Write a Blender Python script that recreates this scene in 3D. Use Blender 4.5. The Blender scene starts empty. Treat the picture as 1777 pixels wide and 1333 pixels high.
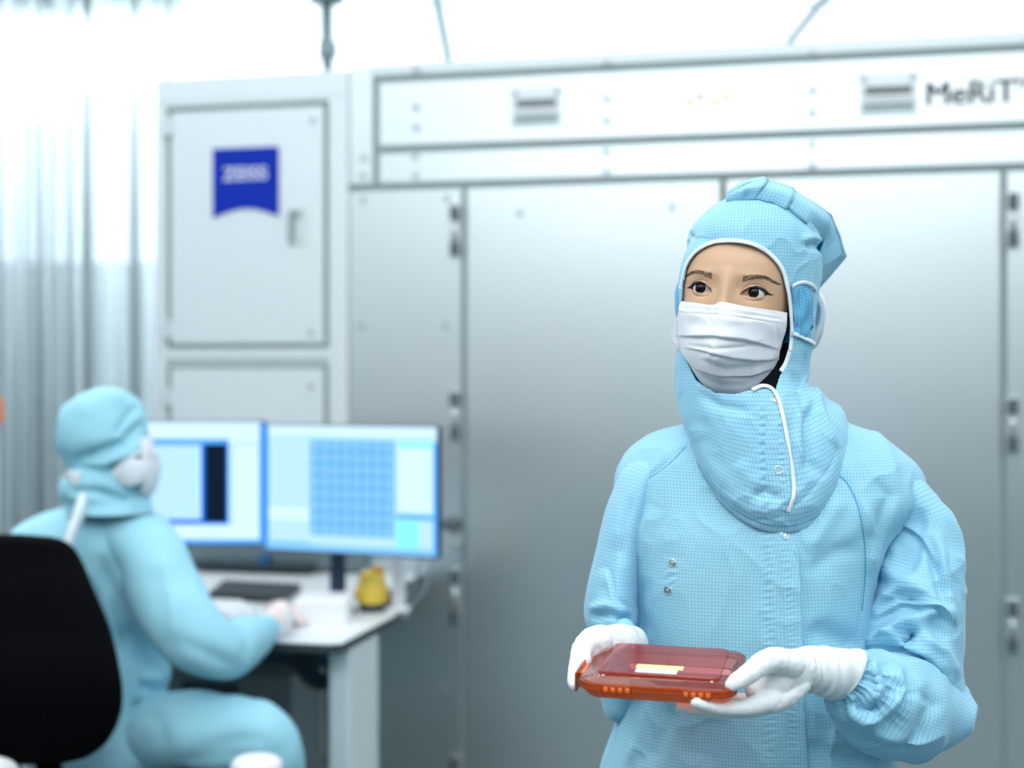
import bpy, math, random
import numpy as np
from mathutils import Vector, Matrix, Euler

# ------------------------------------------------------------------ camera, world, exposure
F = 50.0 / 36.0 * 1777.0          # focal length in pixels
H = 1.39                          # camera height
HOR = 659.0                       # horizon row
CX = 888.5
scn = bpy.context.scene
COL = scn.collection
cam_d = bpy.data.cameras.new('camera')
cam = bpy.data.objects.new('camera', cam_d)
COL.objects.link(cam)
cam.location = (0, 0, H)
cam.rotation_euler = (math.radians(90) - math.atan((666.5 - HOR) / F), 0, 0)
cam_d.lens = 50
cam_d.sensor_width = 36
cam_d.clip_start = 0.05
cam_d.dof.use_dof = True
cam_d.dof.focus_distance = 1.72
cam_d.dof.aperture_fstop = 2.5
scn.camera = cam
scn.view_settings.view_transform = 'Standard'
scn.view_settings.look = 'None'
scn.view_settings.gamma = 1
scn.view_settings.use_curve_mapping = False
scn.view_settings.exposure = 0.24
scn.cycles.transparent_max_bounces = 24
world = bpy.data.worlds.new('world')
scn.world = world
world.use_nodes = True
world.node_tree.nodes['Background'].inputs[0].default_value = (0.86, 0.94, 1.0, 1)
world.node_tree.nodes['Background'].inputs[1].default_value = 0.6


def area(name, loc, rot, sx, sy, power, color=(0.95, 0.98, 1.0)):
    l = bpy.data.lights.new(name, 'AREA')
    l.shape = 'RECTANGLE'
    l.size = sx
    l.size_y = sy
    l.energy = power
    l.color = color
    o = bpy.data.objects.new(name, l)
    COL.objects.link(o)
    o.location = loc
    o.rotation_euler = rot
    return o


# area lamps added just below the luminous ceiling, on top of its own light
area('worker_key', (-0.5, 0.6, 2.93), (math.radians(10), 0, 0), 3.6, 1.8, 66)  # key added for directional light on the standing worker
area('ceiling_glow_middle', (-0.4, 2.9, 2.93), (0, 0, 0), 4.0, 2.0, 6)
area('curtain_boost', (-2.4, 6.6, 2.985), (0, 0, 0), 2.4, 0.9, 360)  # added behind the curtain to whiten its top


# ------------------------------------------------------------------ helpers
def lin(r, g, b):
    f = lambda c: (c / 255 / 12.92) if c / 255 <= 0.04045 else ((c / 255 + 0.055) / 1.055) ** 2.4
    return (f(r), f(g), f(b), 1)


def W(px, py, d):
    """a point seen at pixel (px, py) and standing d metres in front of the camera"""
    return Vector(((px - CX) / F * d, d, H + (HOR - py) / F * d))


TH = math.radians(13)
UX, UY = math.cos(TH), -math.sin(TH)
NX, NY = -math.sin(TH), -math.cos(TH)


def MU(px, py=659.0):
    """machine-front coordinates (u along the front, z up) of a pixel"""
    t = (px - CX) / F
    u = 4.6 * t / (math.cos(TH) + t * math.sin(TH))
    y = 4.6 - u * math.sin(TH)
    return u, H + (HOR - py) / F * y


def MP(u, z, off=0.0):
    return Vector((u * UX + off * NX, 4.6 + u * UY + off * NY, z))


def wl(o):
    v = Vector((0, 0, 0))
    while o is not None:
        v += o.location
        o = o.parent
    return v


def tag(o, label=None, cat=None, group=None, kind=None):
    if label: o['label'] = label
    if cat: o['category'] = cat
    if group: o['group'] = group
    if kind: o['kind'] = kind
    return o


def thing(name, loc, label, cat, group=None):
    o = bpy.data.objects.new(name, None)
    o.empty_display_size = 0.05
    COL.objects.link(o)
    o.location = loc
    return tag(o, label, cat, group)


def mk(name, verts, faces, mat, parent=None, smooth=True, uvs=None, loc=None, mats=None, fmat=None):
    base = Vector((0, 0, 0))
    if parent is not None: base = wl(parent)
    if loc is not None: base = Vector(loc)
    A = np.asarray([tuple(v) for v in verts], dtype=float) if not isinstance(verts, np.ndarray) else verts.reshape(-1, 3)
    A = A - np.array(base)
    me = bpy.data.meshes.new(name)
    me.from_pydata(A.tolist(), [], faces)
    if smooth:
        me.polygons.foreach_set('use_smooth', [True] * len(me.polygons))
    for m in (mats or [mat]):
        me.materials.append(m)
    if fmat is not None:
        me.polygons.foreach_set('material_index', fmat)
    if uvs is not None:
        uvl = me.uv_layers.new(name='UVMap')
        uvl.data.foreach_set('uv', np.asarray(uvs, dtype=float).ravel())
    me.update()
    o = bpy.data.objects.new(name, me)
    COL.objects.link(o)
    if parent is not None:
        o.parent = parent
        o.location = (0, 0, 0)
    if loc is not None:
        o.location = Vector(loc) - (wl(parent) if parent else Vector((0, 0, 0)))
    return o


class MB:
    """collects shapes that form ONE mesh"""
    def __init__(s):
        s.v = []
        s.f = []

    def add(s, vs, fs):
        n = len(s.v)
        s.v += [tuple(v) for v in vs]
        s.f += [tuple(i + n for i in f) for f in fs]
        return s

    def box(s, o, ax, ay, az):
        """corner + three edge vectors"""
        o, ax, ay, az = Vector(o), Vector(ax), Vector(ay), Vector(az)
        vs = [o, o + ax, o + ax + ay, o + ay, o + az, o + ax + az, o + ax + ay + az, o + ay + az]
        return s.add(vs, [(0, 3, 2, 1), (4, 5, 6, 7), (0, 1, 5, 4), (1, 2, 6, 5), (2, 3, 7, 6), (3, 0, 4, 7)])

    def abox(s, x0, x1, y0, y1, z0, z1):
        return s.box((x0, y0, z0), (x1 - x0, 0, 0), (0, y1 - y0, 0), (0, 0, z1 - z0))

    def mbox(s, u0, u1, z0, z1, o0, o1):
        """box standing on the machine front, off from o0 to o1 towards the room"""
        a = MP(u0, z0, o0)
        return s.box(a, MP(u1, z0, o0) - a, MP(u0, z0, o1) - a, Vector((0, 0, z1 - z0)))

    def cyl(s, a, b, r, n=20, r2=None):
        a, b = Vector(a), Vector(b)
        r2 = r if r2 is None else r2
        t = (b - a).normalized()
        e = Vector((0, 0, 1)) if abs(t.z) < 0.9 else Vector((1, 0, 0))
        p = t.cross(e).normalized()
        q = t.cross(p)
        vs = []
        for c, rr in ((a, r), (b, r2)):
            for i in range(n):
                k = 2 * math.pi * i / n
                vs.append(c + (p * math.cos(k) + q * math.sin(k)) * rr)
        fs = [(i, (i + 1) % n, n + (i + 1) % n, n + i) for i in range(n)]
        fs += [tuple(range(n))[::-1], tuple(range(n, 2 * n))]
        return s.add(vs, fs)

    def grid(s, G, closed=True):
        vs, fs = gridfaces(G, closed)
        return s.add(vs, fs)

    def build(s, name, mat, parent=None, bevel=0, smooth=False, loc=None, seg=2):
        o = mk(name, s.v, s.f, mat, parent, smooth, loc=loc)
        if bevel:
            m = o.modifiers.new('bevel', 'BEVEL')
            m.width = bevel
            m.segments = seg
            m.limit_method = 'ANGLE'
            m.harden_normals = False
        return o


def gridfaces(G, closed=True):
    R, N = G.shape[:2]
    vs = G.reshape(-1, 3).tolist()
    fs = []
    for i in range(R - 1):
        for j in range(N if closed else N - 1):
            k = (j + 1) % N
            fs.append((i * N + j, i * N + k, (i + 1) * N + k, (i + 1) * N + j))
    return vs, fs


def interp(tab, x):
    """smooth (Catmull-Rom) interpolation of rows in tab keyed by the first column"""
    tab = np.asarray(tab, float)
    k = tab[:, 0]
    x = np.atleast_1d(np.asarray(x, float))
    out = np.zeros((len(x), tab.shape[1] - 1))
    n = len(k)
    m = np.zeros((n, tab.shape[1] - 1))
    for i in range(n):
        a, b = max(i - 1, 0), min(i + 1, n - 1)
        m[i] = (tab[b, 1:] - tab[a, 1:]) / (k[b] - k[a])
    idx = np.clip(np.searchsorted(k, x, side='right') - 1, 0, n - 2)
    h = k[idx + 1] - k[idx]
    t = np.clip((x - k[idx]) / h, 0, 1)[:, None]
    h = h[:, None]
    p0, p1 = tab[idx, 1:], tab[idx + 1, 1:]
    m0, m1 = m[idx] * h, m[idx + 1] * h
    return (2 * t ** 3 - 3 * t ** 2 + 1) * p0 + (t ** 3 - 2 * t ** 2 + t) * m0 + (-2 * t ** 3 + 3 * t ** 2) * p1 + (t ** 3 - t ** 2) * m1


def vnoise(P, seed=0):
    """value noise on an (N,3) array, range -1..1"""
    P = np.asarray(P, float)
    i = np.floor(P).astype(np.int64)
    f = P - i
    f = f * f * (3 - 2 * f)

    def h(a):
        n = (a[:, 0] * 73856093) ^ (a[:, 1] * 19349663) ^ (a[:, 2] * 83492791) ^ (seed * 2654435761)
        n = (n ^ (n >> 13)) * 1274126177 & 0x7fffffff
        n = (n ^ (n >> 16)) & 0xffff
        return n / 32767.5 - 1
    r = 0
    for dx in (0, 1):
        for dy in (0, 1):
            for dz in (0, 1):
                w = (f[:, 0] if dx else 1 - f[:, 0]) * (f[:, 1] if dy else 1 - f[:, 1]) * (f[:, 2] if dz else 1 - f[:, 2])
                r = r + w * h(i + np.array([dx, dy, dz]))
    return r


def gnormals(G, closed=True):
    if closed:
        dv = np.roll(G, -1, 1) - np.roll(G, 1, 1)
    else:
        dv = np.gradient(G, axis=1)
    du = np.gradient(G, axis=0)
    n = np.cross(du, dv)
    l = np.linalg.norm(n, axis=2, keepdims=True)
    n = n / np.maximum(l, 1e-12)
    c = G.mean(axis=(0, 1))
    cen = G.mean(axis=1, keepdims=True) if closed else c
    if closed:
        if ((G - cen) * n).sum() < 0: n = -n
    else:
        if n[..., 1].sum() > 0: n = -n
    return n


def proj(V):
    return CX + F * V[..., 0] / V[..., 1], HOR - F * (V[..., 2] - H) / V[..., 1]


def fold(G, folds, closed=True, front=True):
    """lay creases on a cloth grid. each: (points, width, height, kind)
    kind r ridge, v valley, s step (high on the left-hand side of travel, sharp on the right)"""
    n = gnormals(G, closed)
    px, py = proj(G)
    D = np.zeros(px.shape)
    for pts, w, h, kind in folds:
        P = np.array(pts, float)
        L = np.r_[0, np.cumsum(np.linalg.norm(P[1:] - P[:-1], axis=1))]
        best = np.full(px.shape, 1e9)
        sgn = np.zeros(px.shape)
        tt = np.zeros(px.shape)
        for a in range(len(P) - 1):
            d = P[a + 1] - P[a]
            l2 = (d ** 2).sum()
            t = np.clip(((px - P[a, 0]) * d[0] + (py - P[a, 1]) * d[1]) / l2, 0, 1)
            qx, qy = px - P[a, 0] - t * d[0], py - P[a, 1] - t * d[1]
            ds = np.hypot(qx, qy)
            s = np.sign(d[0] * qy - d[1] * qx)
            m = ds < best
            best = np.where(m, ds, best)
            sgn = np.where(m, s, sgn)
            tt = np.where(m, (L[a] + t * math.sqrt(l2)) / L[-1], tt)
        ends = np.clip(np.sin(np.pi * np.clip(tt, 0, 1)) * 1.6, 0, 1)
        endc = np.where((tt <= 0) | (tt >= 1), 0, 1) * ends
        hh = h / 1000.0
        if kind == 'r':
            D += hh * np.exp(-(best / w) ** 2) * endc
        elif kind == 'v':
            D -= hh * np.exp(-(best / w) ** 2) * endc
        elif kind == 's':
            prof = np.where(sgn < 0, np.exp(-(best / w) ** 1.3), np.exp(-(best / (w * 0.13)) ** 2) * 1.0 - 0.35 * np.exp(-((best - w * .3) / (w * 0.35)) ** 2))
            D += hh * prof * endc
    if front:
        D = D * np.clip(-n[..., 1] * 3 + 0.6, 0, 1)
    return G + n * D[..., None]


def pucker(G, pts, w, amp, freq, seed=0):
    """little stitched ripples along a seam (pixels wide w, amp metres)"""
    n = gnormals(G)
    px, py = proj(G)
    P = np.array(pts, float)
    x0 = np.interp(py, P[:, 1], P[:, 0])
    m = np.exp(-((px - x0) / w) ** 2) * ((py > P[0, 1]) & (py < P[-1, 1])) * np.clip(-n[..., 1] * 3, 0, 1)
    q = G.reshape(-1, 3)
    ph = vnoise(q * 60, seed).reshape(px.shape)
    return G + n * (m * amp * (np.sin(py * freq + ph * 3 + (px - x0) * .12) + .5 * ph))[..., None]


def wrinkle(G, scale, amp, seed=0, closed=True, stretch=(1, 1, 1), ridged=False):
    n = gnormals(G, closed)
    P = (G.reshape(-1, 3) * np.array(stretch)) * scale
    w = np.stack([vnoise(P * 0.5 + 7, seed + 11), vnoise(P * 0.5 + 19, seed + 12), vnoise(P * 0.5 + 31, seed + 13)], 1)
    v = vnoise(P + w * 0.9, seed)
    if ridged:
        v = (1 - np.abs(v)) ** 3 * 2 - 0.7
    return G + n * (v.reshape(G.shape[:2] + (1,)) * amp)


def uvgrid(G, closed=True, u0col=0):
    R, N = G.shape[:2]
    GG = np.concatenate([G, G[:, :1]], 1) if closed else G
    du = np.linalg.norm(GG[:, 1:] - GG[:, :-1], axis=2)
    U = np.concatenate([np.zeros((R, 1)), np.cumsum(du, 1)], 1)
    U = U - U[:, u0col:u0col + 1]
    dv = np.linalg.norm(G[1:] - G[:-1], axis=2).mean(1)
    V = np.r_[0, np.cumsum(dv)][:, None] * np.ones_like(U)
    return U, V


def grid_obj(name, G, mat, parent, closed=True, keep=None, u0=0, UV=None, solid=0, cap=False):
    R, N = G.shape[:2]
    U, V = UV if UV is not None else uvgrid(G, closed, u0)
    fs, uv = [], []
    for i in range(R - 1):
        for j in range(N if closed else N - 1):
            if keep is not None and not keep[i, j]: continue
            k = (j + 1) % N
            fs.append((i * N + j, i * N + k, (i + 1) * N + k, (i + 1) * N + j))
            uv += [(U[i, j], V[i, j]), (U[i, j + 1], V[i, j + 1]), (U[i + 1, j + 1], V[i + 1, j + 1]), (U[i + 1, j], V[i + 1, j])]
    vs = G.reshape(-1, 3)
    if keep is not None:
        used = sorted({i for f in fs for i in f})
        mp = {o: n for n, o in enumerate(used)}
        vs = vs[used]
        fs = [tuple(mp[i] for i in f) for f in fs]
    o = mk(name, vs, fs, mat, parent, True, uvs=uv)
    if solid:
        m = o.modifiers.new('solid', 'SOLIDIFY')
        m.thickness = solid
        m.offset = 0
    return o


def tubegrid(path, n=32, sub=6, caps=(True, True), ref=(0, 1, 0)):
    """path rows: (x,y,z, r_side, r_ref) world metres -> closed grid. r_ref is the radius towards ref"""
    path = np.asarray(path, float)
    k = np.r_[0, np.cumsum(np.linalg.norm(path[1:, :3] - path[:-1, :3], axis=1))]
    tab = np.c_[k, path]
    xs = np.linspace(0, k[-1], (len(path) - 1) * sub + 1)
    Q = interp(tab, xs)
    T = np.gradient(Q[:, :3], axis=0)
    T /= np.linalg.norm(T, axis=1, keepdims=True)
    ref = np.array(ref, float)
    rings = []
    a = np.linspace(0, 2 * np.pi, n, endpoint=False)
    last = None
    for q, t in zip(Q, T):
        s = np.cross(t, ref)
        if np.linalg.norm(s) < 0.25 and last is not None:
            s = last - t * np.dot(last, t)
        s /= np.linalg.norm(s)
        if last is not None and np.dot(s, last) < 0: s = -s
        last = s
        r = np.cross(s, t)
        if np.dot(r, ref) < 0: r = -r
        rings.append(q[:3] + np.outer(np.sin(a), s) * q[3] - np.outer(np.cos(a), r) * q[4])
    rings = np.array(rings)
    if caps[0]:
        c, rr = Q[0, :3], (Q[0, 3] + Q[0, 4]) / 2
        rings = np.concatenate([np.array([c - T[0] * rr * math.sin(e) * .8 + (rings[0] - c) * math.cos(e) for e in (1.5607, 1.3, 0.9, 0.45)]), rings])
    if caps[1]:
        c, rr = Q[-1, :3], (Q[-1, 3] + Q[-1, 4]) / 2
        last = rings[-1]
        rings = np.concatenate([rings, np.array([c + T[-1] * rr * math.sin(e) * .8 + (last - c) * math.cos(e) for e in (0.45, 0.9, 1.3, 1.5607)])])
    return rings


def wpath(rows, px_r=True):
    """rows (px,py,Y,rpx,ry metres) -> world path rows"""
    out = []
    for r in rows:
        p = W(r[0], r[1], r[2])
        rs = r[3] / F * r[2]
        out.append((p.x, p.y, p.z, rs, r[4] if len(r) > 4 else rs))
    return out


def strip(name, pts, w, th, mat, parent, nrm=None, n=8, sub=6):
    """flat tape swept along world points: width w, thickness th, facing the camera side"""
    path = np.array([tuple(p) for p in pts], float)
    k = np.r_[0, np.cumsum(np.linalg.norm(path[1:] - path[:-1], axis=1))]
    Q = interp(np.c_[k, path], np.linspace(0, k[-1], (len(path) - 1) * sub + 1))
    T = np.gradient(Q, axis=0)
    T /= np.linalg.norm(T, axis=1, keepdims=True)
    a = np.linspace(0, 2 * np.pi, n * 2, endpoint=False)
    if nrm is None:
        NN = np.tile(np.array([0, -1.0, 0]), (len(Q), 1))
    else:
        nn = np.array([tuple(v) for v in nrm], float)
        NN = interp(np.c_[k, nn], np.linspace(0, k[-1], len(Q)))
    G = []
    for q, t, nv in zip(Q, T, NN):
        s = np.cross(t, nv)
        s /= np.linalg.norm(s) + 1e-9
        r = np.cross(s, t)
        ca, sa = np.cos(a), np.sin(a)
        G.append(q + np.outer(np.sign(ca) * np.abs(ca) ** .6, s) * w / 2 + np.outer(np.sign(sa) * np.abs(sa) ** .6, r) * th / 2)
    G = np.array(G)
    vs, fs = gridfaces(G, True)
    m = len(a)
    fs.append(tuple(range(m)))
    fs.append(tuple(range(len(vs) - m, len(vs))))
    return mk(name, vs, fs, mat, parent, True)


def surf(G, px, py, lift=0.0):
    """point of the visible (front) side of a cloth grid at a pixel, with its normal"""
    gx, gy = proj(G)
    n = gnormals(G)
    d = (gx - px) ** 2 + (gy - py) ** 2 + np.where(n[..., 1] < 0.15, 0, 1e6)
    idx = np.argsort(d.ravel())[:12]
    ys = G[..., 1].ravel()[idx]
    ymin = ys[0]
    w = 1 / (d.ravel()[idx] + 0.3)
    ok = np.abs(ys - ymin) < 0.012
    y = (ys * w * ok).sum() / (w * ok).sum()
    nv = (n.reshape(-1, 3)[idx] * (w * ok)[:, None]).sum(0)
    nv /= np.linalg.norm(nv)
    p = np.array(W(px, py, y)) + nv * lift
    return p, nv


def tape_on(name, G, pts, w, th, mat, parent, lift=0.001, sub=6, dens=3):
    P = np.array(pts, float)
    k = np.r_[0, np.cumsum(np.linalg.norm(P[1:] - P[:-1], axis=1))]
    Q = interp(np.c_[k, P], np.linspace(0, k[-1], (len(P) - 1) * dens + 1))
    r = [surf(G, q[0], q[1], lift) for q in Q]
    return strip(name, [a for a, _ in r], w, th, mat, parent, nrm=[b for _, b in r], sub=3)


# ------------------------------------------------------------------ materials
def mat(name, color, rough=0.5, metal=0.0, emit=None, es=1.0, coat=0, trans=0, spec=None, sheen=0, sss=0, bump=None, aniso=0):
    m = bpy.data.materials.new(name)
    m.use_nodes = True
    nt = m.node_tree
    b = nt.nodes['Principled BSDF']
    b.inputs['Base Color'].default_value = color
    b.inputs['Roughness'].default_value = rough
    b.inputs['Metallic'].default_value = metal
    if emit:
        b.inputs['Emission Color'].default_value = emit
        b.inputs['Emission Strength'].default_value = es
    if coat:
        b.inputs['Coat Weight'].default_value = coat
    if trans: b.inputs['Transmission Weight'].default_value = trans
    if spec is not None: b.inputs['Specular IOR Level'].default_value = spec
    if sheen:
        b.inputs['Sheen Weight'].default_value = sheen
        b.inputs['Sheen Roughness'].default_value = 0.4
    if sss:
        b.inputs['Subsurface Weight'].default_value = sss
        b.inputs['Subsurface Radius'].default_value = (1.0, 0.35, 0.2)
        b.inputs['Subsurface Scale'].default_value = 0.006
    tc = nt.nodes.new('ShaderNodeTexCoord')
    nz = nt.nodes.new('ShaderNodeTexNoise')
    nz.inputs['Scale'].default_value = (bump or (60, 0))[0]
    nz.inputs['Detail'].default_value = 5
    nt.links.new(tc.outputs['Object'], nz.inputs['Vector'])
    # slight uneven roughness everywhere, bump where asked
    mr = nt.nodes.new('ShaderNodeMapRange')
    mr.inputs['To Min'].default_value = max(rough - 0.04, 0)
    mr.inputs['To Max'].default_value = min(rough + 0.04, 1)
    nt.links.new(nz.outputs['Fac'], mr.inputs['Value'])
    nt.links.new(mr.outputs[0], b.inputs['Roughness'])
    if bump and bump[1] > 0:
        bp = nt.nodes.new('ShaderNodeBump')
        bp.inputs['Strength'].default_value = bump[1]
        bp.inputs['Distance'].default_value = 0.002
        nt.links.new(nz.outputs['Fac'], bp.inputs['Height'])
        nt.links.new(bp.outputs[0], b.inputs['Normal'])
    return m


def fabric(name, base, line, sp=0.0042, lw=0.065, strength=0.85):
    m = bpy.data.materials.new(name)
    m.use_nodes = True
    nt = m.node_tree
    N, Lk = nt.nodes, nt.links
    b = N['Principled BSDF']
    b.inputs['Roughness'].default_value = 0.62
    b.inputs['Specular IOR Level'].default_value = 0.3
    b.inputs['Sheen Weight'].default_value = 0.25
    b.inputs['Sheen Roughness'].default_value = 0.4
    uv = N.new('ShaderNodeUVMap')
    sx = N.new('ShaderNodeSeparateXYZ')
    Lk.new(uv.outputs[0], sx.inputs[0])
    masks = []
    for ax in (0, 1):
        mu = N.new('ShaderNodeMath'); mu.operation = 'MULTIPLY'; mu.inputs[1].default_value = 1 / sp
        Lk.new(sx.outputs[ax], mu.inputs[0])
        fr = N.new('ShaderNodeMath'); fr.operation = 'FRACT'
        Lk.new(mu.outputs[0], fr.inputs[0])
        sb = N.new('ShaderNodeMath'); sb.operation = 'SUBTRACT'; sb.inputs[1].default_value = 0.5
        Lk.new(fr.outputs[0], sb.inputs[0])
        ab = N.new('ShaderNodeMath'); ab.operation = 'ABSOLUTE'
        Lk.new(sb.outputs[0], ab.inputs[0])
        mr = N.new('ShaderNodeMapRange')
        mr.inputs['From Min'].default_value = lw * 0.4
        mr.inputs['From Max'].default_value = lw * 1.2
        mr.inputs['To Min'].default_value = 1
        mr.inputs['To Max'].default_value = 0
        Lk.new(ab.outputs[0], mr.inputs['Value'])
        masks.append(mr)
    mx = N.new('ShaderNodeMath'); mx.operation = 'MAXIMUM'
    Lk.new(masks[0].outputs[0], mx.inputs[0]); Lk.new(masks[1].outputs[0], mx.inputs[1])
    st = N.new('ShaderNodeMath'); st.operation = 'MULTIPLY'; st.inputs[1].default_value = strength
    Lk.new(mx.outputs[0], st.inputs[0])
    mix = N.new('ShaderNodeMix'); mix.data_type = 'RGBA'
    mix.inputs['A'].default_value = base
    mix.inputs['B'].default_value = line
    Lk.new(st.outputs[0], mix.inputs['Factor'])
    Lk.new(mix.outputs['Result'], b.inputs['Base Color'])
    tr = N.new('ShaderNodeBsdfTranslucent')
    tr.inputs['Color'].default_value = (base[0] * .22, base[1] * .80, min(base[2] * 1.1, .98), 1)
    ms = N.new('ShaderNodeMixShader'); ms.inputs[0].default_value = 0.22
    Lk.new(b.outputs[0], ms.inputs[1]); Lk.new(tr.outputs[0], ms.inputs[2])
    Lk.new(ms.outputs[0], N['Material Output'].inputs[0])
    # fine crumple bump
    tc = N.new('ShaderNodeTexCoord')
    nz = N.new('ShaderNodeTexNoise'); nz.inputs['Scale'].default_value = 38; nz.inputs['Detail'].default_value = 3
    nz.inputs['Distortion'].default_value = 1.2
    Lk.new(tc.outputs['Object'], nz.inputs['Vector'])
    bp = N.new('ShaderNodeBump'); bp.inputs['Strength'].default_value = 0.25; bp.inputs['Distance'].default_value = 0.004
    Lk.new(nz.outputs['Fac'], bp.inputs['Height'])
    Lk.new(bp.outputs[0], b.inputs['Normal'])
    return m


def glassy(name, tint, gloss=0.12, diff=0.1, rough=0.05, dcol=None):
    """tinted clear plastic: see-through tint, a little body colour and a fresnel gloss"""
    m = bpy.data.materials.new(name)
    m.use_nodes = True
    N, Lk = m.node_tree.nodes, m.node_tree.links
    N.remove(N['Principled BSDF'])
    tr = N.new('ShaderNodeBsdfTransparent'); tr.inputs[0].default_value = tint
    df = N.new('ShaderNodeBsdfDiffuse'); df.inputs[0].default_value = dcol or tint
    tl = N.new('ShaderNodeBsdfTranslucent'); tl.inputs[0].default_value = dcol or tint
    gl = N.new('ShaderNodeBsdfGlossy'); gl.inputs[1].default_value = rough
    m0 = N.new('ShaderNodeMixShader'); m0.inputs[0].default_value = 0.5
    Lk.new(df.outputs[0], m0.inputs[1]); Lk.new(tl.outputs[0], m0.inputs[2])
    m1 = N.new('ShaderNodeMixShader'); m1.inputs[0].default_value = diff
    Lk.new(tr.outputs[0], m1.inputs[1]); Lk.new(m0.outputs[0], m1.inputs[2])
    fr = N.new('ShaderNodeFresnel'); fr.inputs[0].default_value = 1.3 + gloss
    m2 = N.new('ShaderNodeMixShader')
    Lk.new(fr.outputs[0], m2.inputs[0])
    Lk.new(m1.outputs[0], m2.inputs[1]); Lk.new(gl.outputs[0], m2.inputs[2])
    Lk.new(m2.outputs[0], N['Material Output'].inputs[0])
    return m


M = {}
M['fabric'] = fabric('cleanroom_fabric', (0.39, 0.73, 0.88, 1), (0.09, 0.33, 0.50, 1))
M['fabric_dark'] = fabric('cleanroom_fabric_panel', (0.17, 0.55, 0.82, 1), (0.06, 0.23, 0.40, 1), sp=0.0042, lw=0.09)
M['fabric_far'] = mat('cleanroom_fabric_plain', (0.31, 0.62, 0.745, 1), 0.7, bump=(18, 0.3))
M['seam'] = mat('seam_blue', (0.05, 0.30, 0.52, 1), 0.8)
M['tape'] = mat('white_binding', (0.72, 0.79, 0.83, 1), 0.6, bump=(900, 0.1))
M['mask'] = mat('mask_white', (0.66, 0.69, 0.735, 1), 0.7, bump=(700, 0.12), sheen=0.2)
M['mesh'] = glassy('white_mesh', (0.85, 0.87, 0.92, 1), 0.0, 0.55, 0.6, (0.85, 0.87, 0.92, 1))
M['glove'] = mat('glove_white', (0.73, 0.765, 0.785, 1), 0.45, bump=(160, 0.15), sss=0.1)
M['skin'] = mat('skin', (0.57, 0.355, 0.22, 1), 0.5, sss=0.25, bump=(450, 0.12))
M['skin_far'] = mat('skin_far', (0.78, 0.50, 0.42, 1), 0.5)
M['lip'] = mat('lid_rim', (0.55, 0.27, 0.21, 1), 0.45)
M['black'] = mat('eyeliner', (0.012, 0.009, 0.009, 1), 0.5)
M['brow'] = mat('brow_hair', (0.13, 0.085, 0.065, 1), 0.7)
M['sclera'] = mat('sclera', (0.62, 0.61, 0.63, 1), 0.25, coat=0.2)
M['iris'] = mat('iris', (0.010, 0.006, 0.005, 1), 0.06, spec=0.25)
M['pupil'] = mat('pupil', (0.002, 0.002, 0.002, 1), 0.05, spec=0.25)
M['inner'] = mat('throat_shade_black', (0.012, 0.018, 0.02, 1), 0.8)  # shade of the gap under the mask, as colour
M['steel'] = mat('snap_steel', (0.62, 0.66, 0.70, 1), 0.25, 1.0)
M['orange'] = glassy('orange_plastic', (0.96, 0.60, 0.58, 1), 0.14, 0.17, 0.04, (1.0, 0.20, 0.10, 1))
M['orange_edge'] = glassy('orange_plastic_thick', (0.96, 0.50, 0.32, 1), 0.2, 0.45, 0.04, (1.0, 0.20, 0.02, 1))
M['orange_solid'] = mat('orange_clip', (0.75, 0.17, 0.03, 1), 0.2, coat=0.6)
M['label_y'] = mat('label_yellow', (0.78, 0.72, 0.30, 1), 0.5)
M['label_w'] = mat('label_white', (0.80, 0.80, 0.82, 1), 0.5)
M['grey_ink'] = mat('grey_ink', (0.25, 0.25, 0.28, 1), 0.6)
# setting and machine
M['metal'] = mat('satin_machine_panel', (0.65, 0.70, 0.715, 1), 0.34, 0.9, bump=(1.5, 0))
M['metal2'] = mat('satin_machine_frame', (0.66, 0.71, 0.73, 1), 0.42, 0.5, bump=(1.5, 0))
M['cabinet'] = mat('cabinet_paint_satin', (0.74, 0.79, 0.81, 1), 0.42, 0.4, bump=(1.5, 0))
M['gasket'] = mat('grey_gasket', (0.30, 0.37, 0.37, 1), 0.6)
M['gapdark'] = mat('dark_gap', (0.16, 0.19, 0.20, 1), 0.6)
M['bolt'] = mat('bolt', (0.42, 0.46, 0.48, 1), 0.4, 0.4)
M['hinge'] = mat('hinge_dark', (0.09, 0.12, 0.14, 1), 0.4)
M['hingeplate'] = mat('hinge_plate', (0.62, 0.66, 0.68, 1), 0.3, 0.6)
M['logo'] = mat('logo_blue', (0.003, 0.028, 0.42, 1), 0.6, spec=0.15)
M['logo_w'] = mat('logo_white', (0.72, 0.75, 0.85, 1), 0.5)
M['ink'] = mat('lettering_grey', (0.07, 0.075, 0.08, 1), 0.5)
M['sticker_y'] = mat('sticker_yellow', (0.85, 0.78, 0.25, 1), 0.5)
M['sticker_r'] = mat('sticker_red', (0.85, 0.45, 0.40, 1), 0.5)
M['wall'] = mat('wall_white', (0.80, 0.84, 0.86, 1), 0.6)
M['walldark'] = mat('wall_grey_teal', (0.045, 0.09, 0.10, 1), 0.5)
M['floor'] = mat('floor_grey', (0.065, 0.125, 0.135, 1), 0.35)
M['panel'] = mat('ceiling_diffuser', (0.9, 0.9, 0.9, 1), 0.6, emit=(0.93, 0.97, 1.0, 1), es=1.08)
M['tee'] = mat('ceiling_grid', (0.80, 0.88, 0.92, 1), 0.5)
M['post'] = mat('pale_post', (0.45, 0.52, 0.54, 1), 0.45)
M['post2'] = mat('pale_post_front', (0.62, 0.70, 0.72, 1), 0.5)
M['desk'] = mat('desk_white', (0.78, 0.82, 0.84, 1), 0.35)
M['deskdark'] = mat('desk_edge', (0.03, 0.045, 0.05, 1), 0.5)
M['navy'] = mat('navy_plastic', (0.010, 0.06, 0.12, 1), 0.4)
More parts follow.
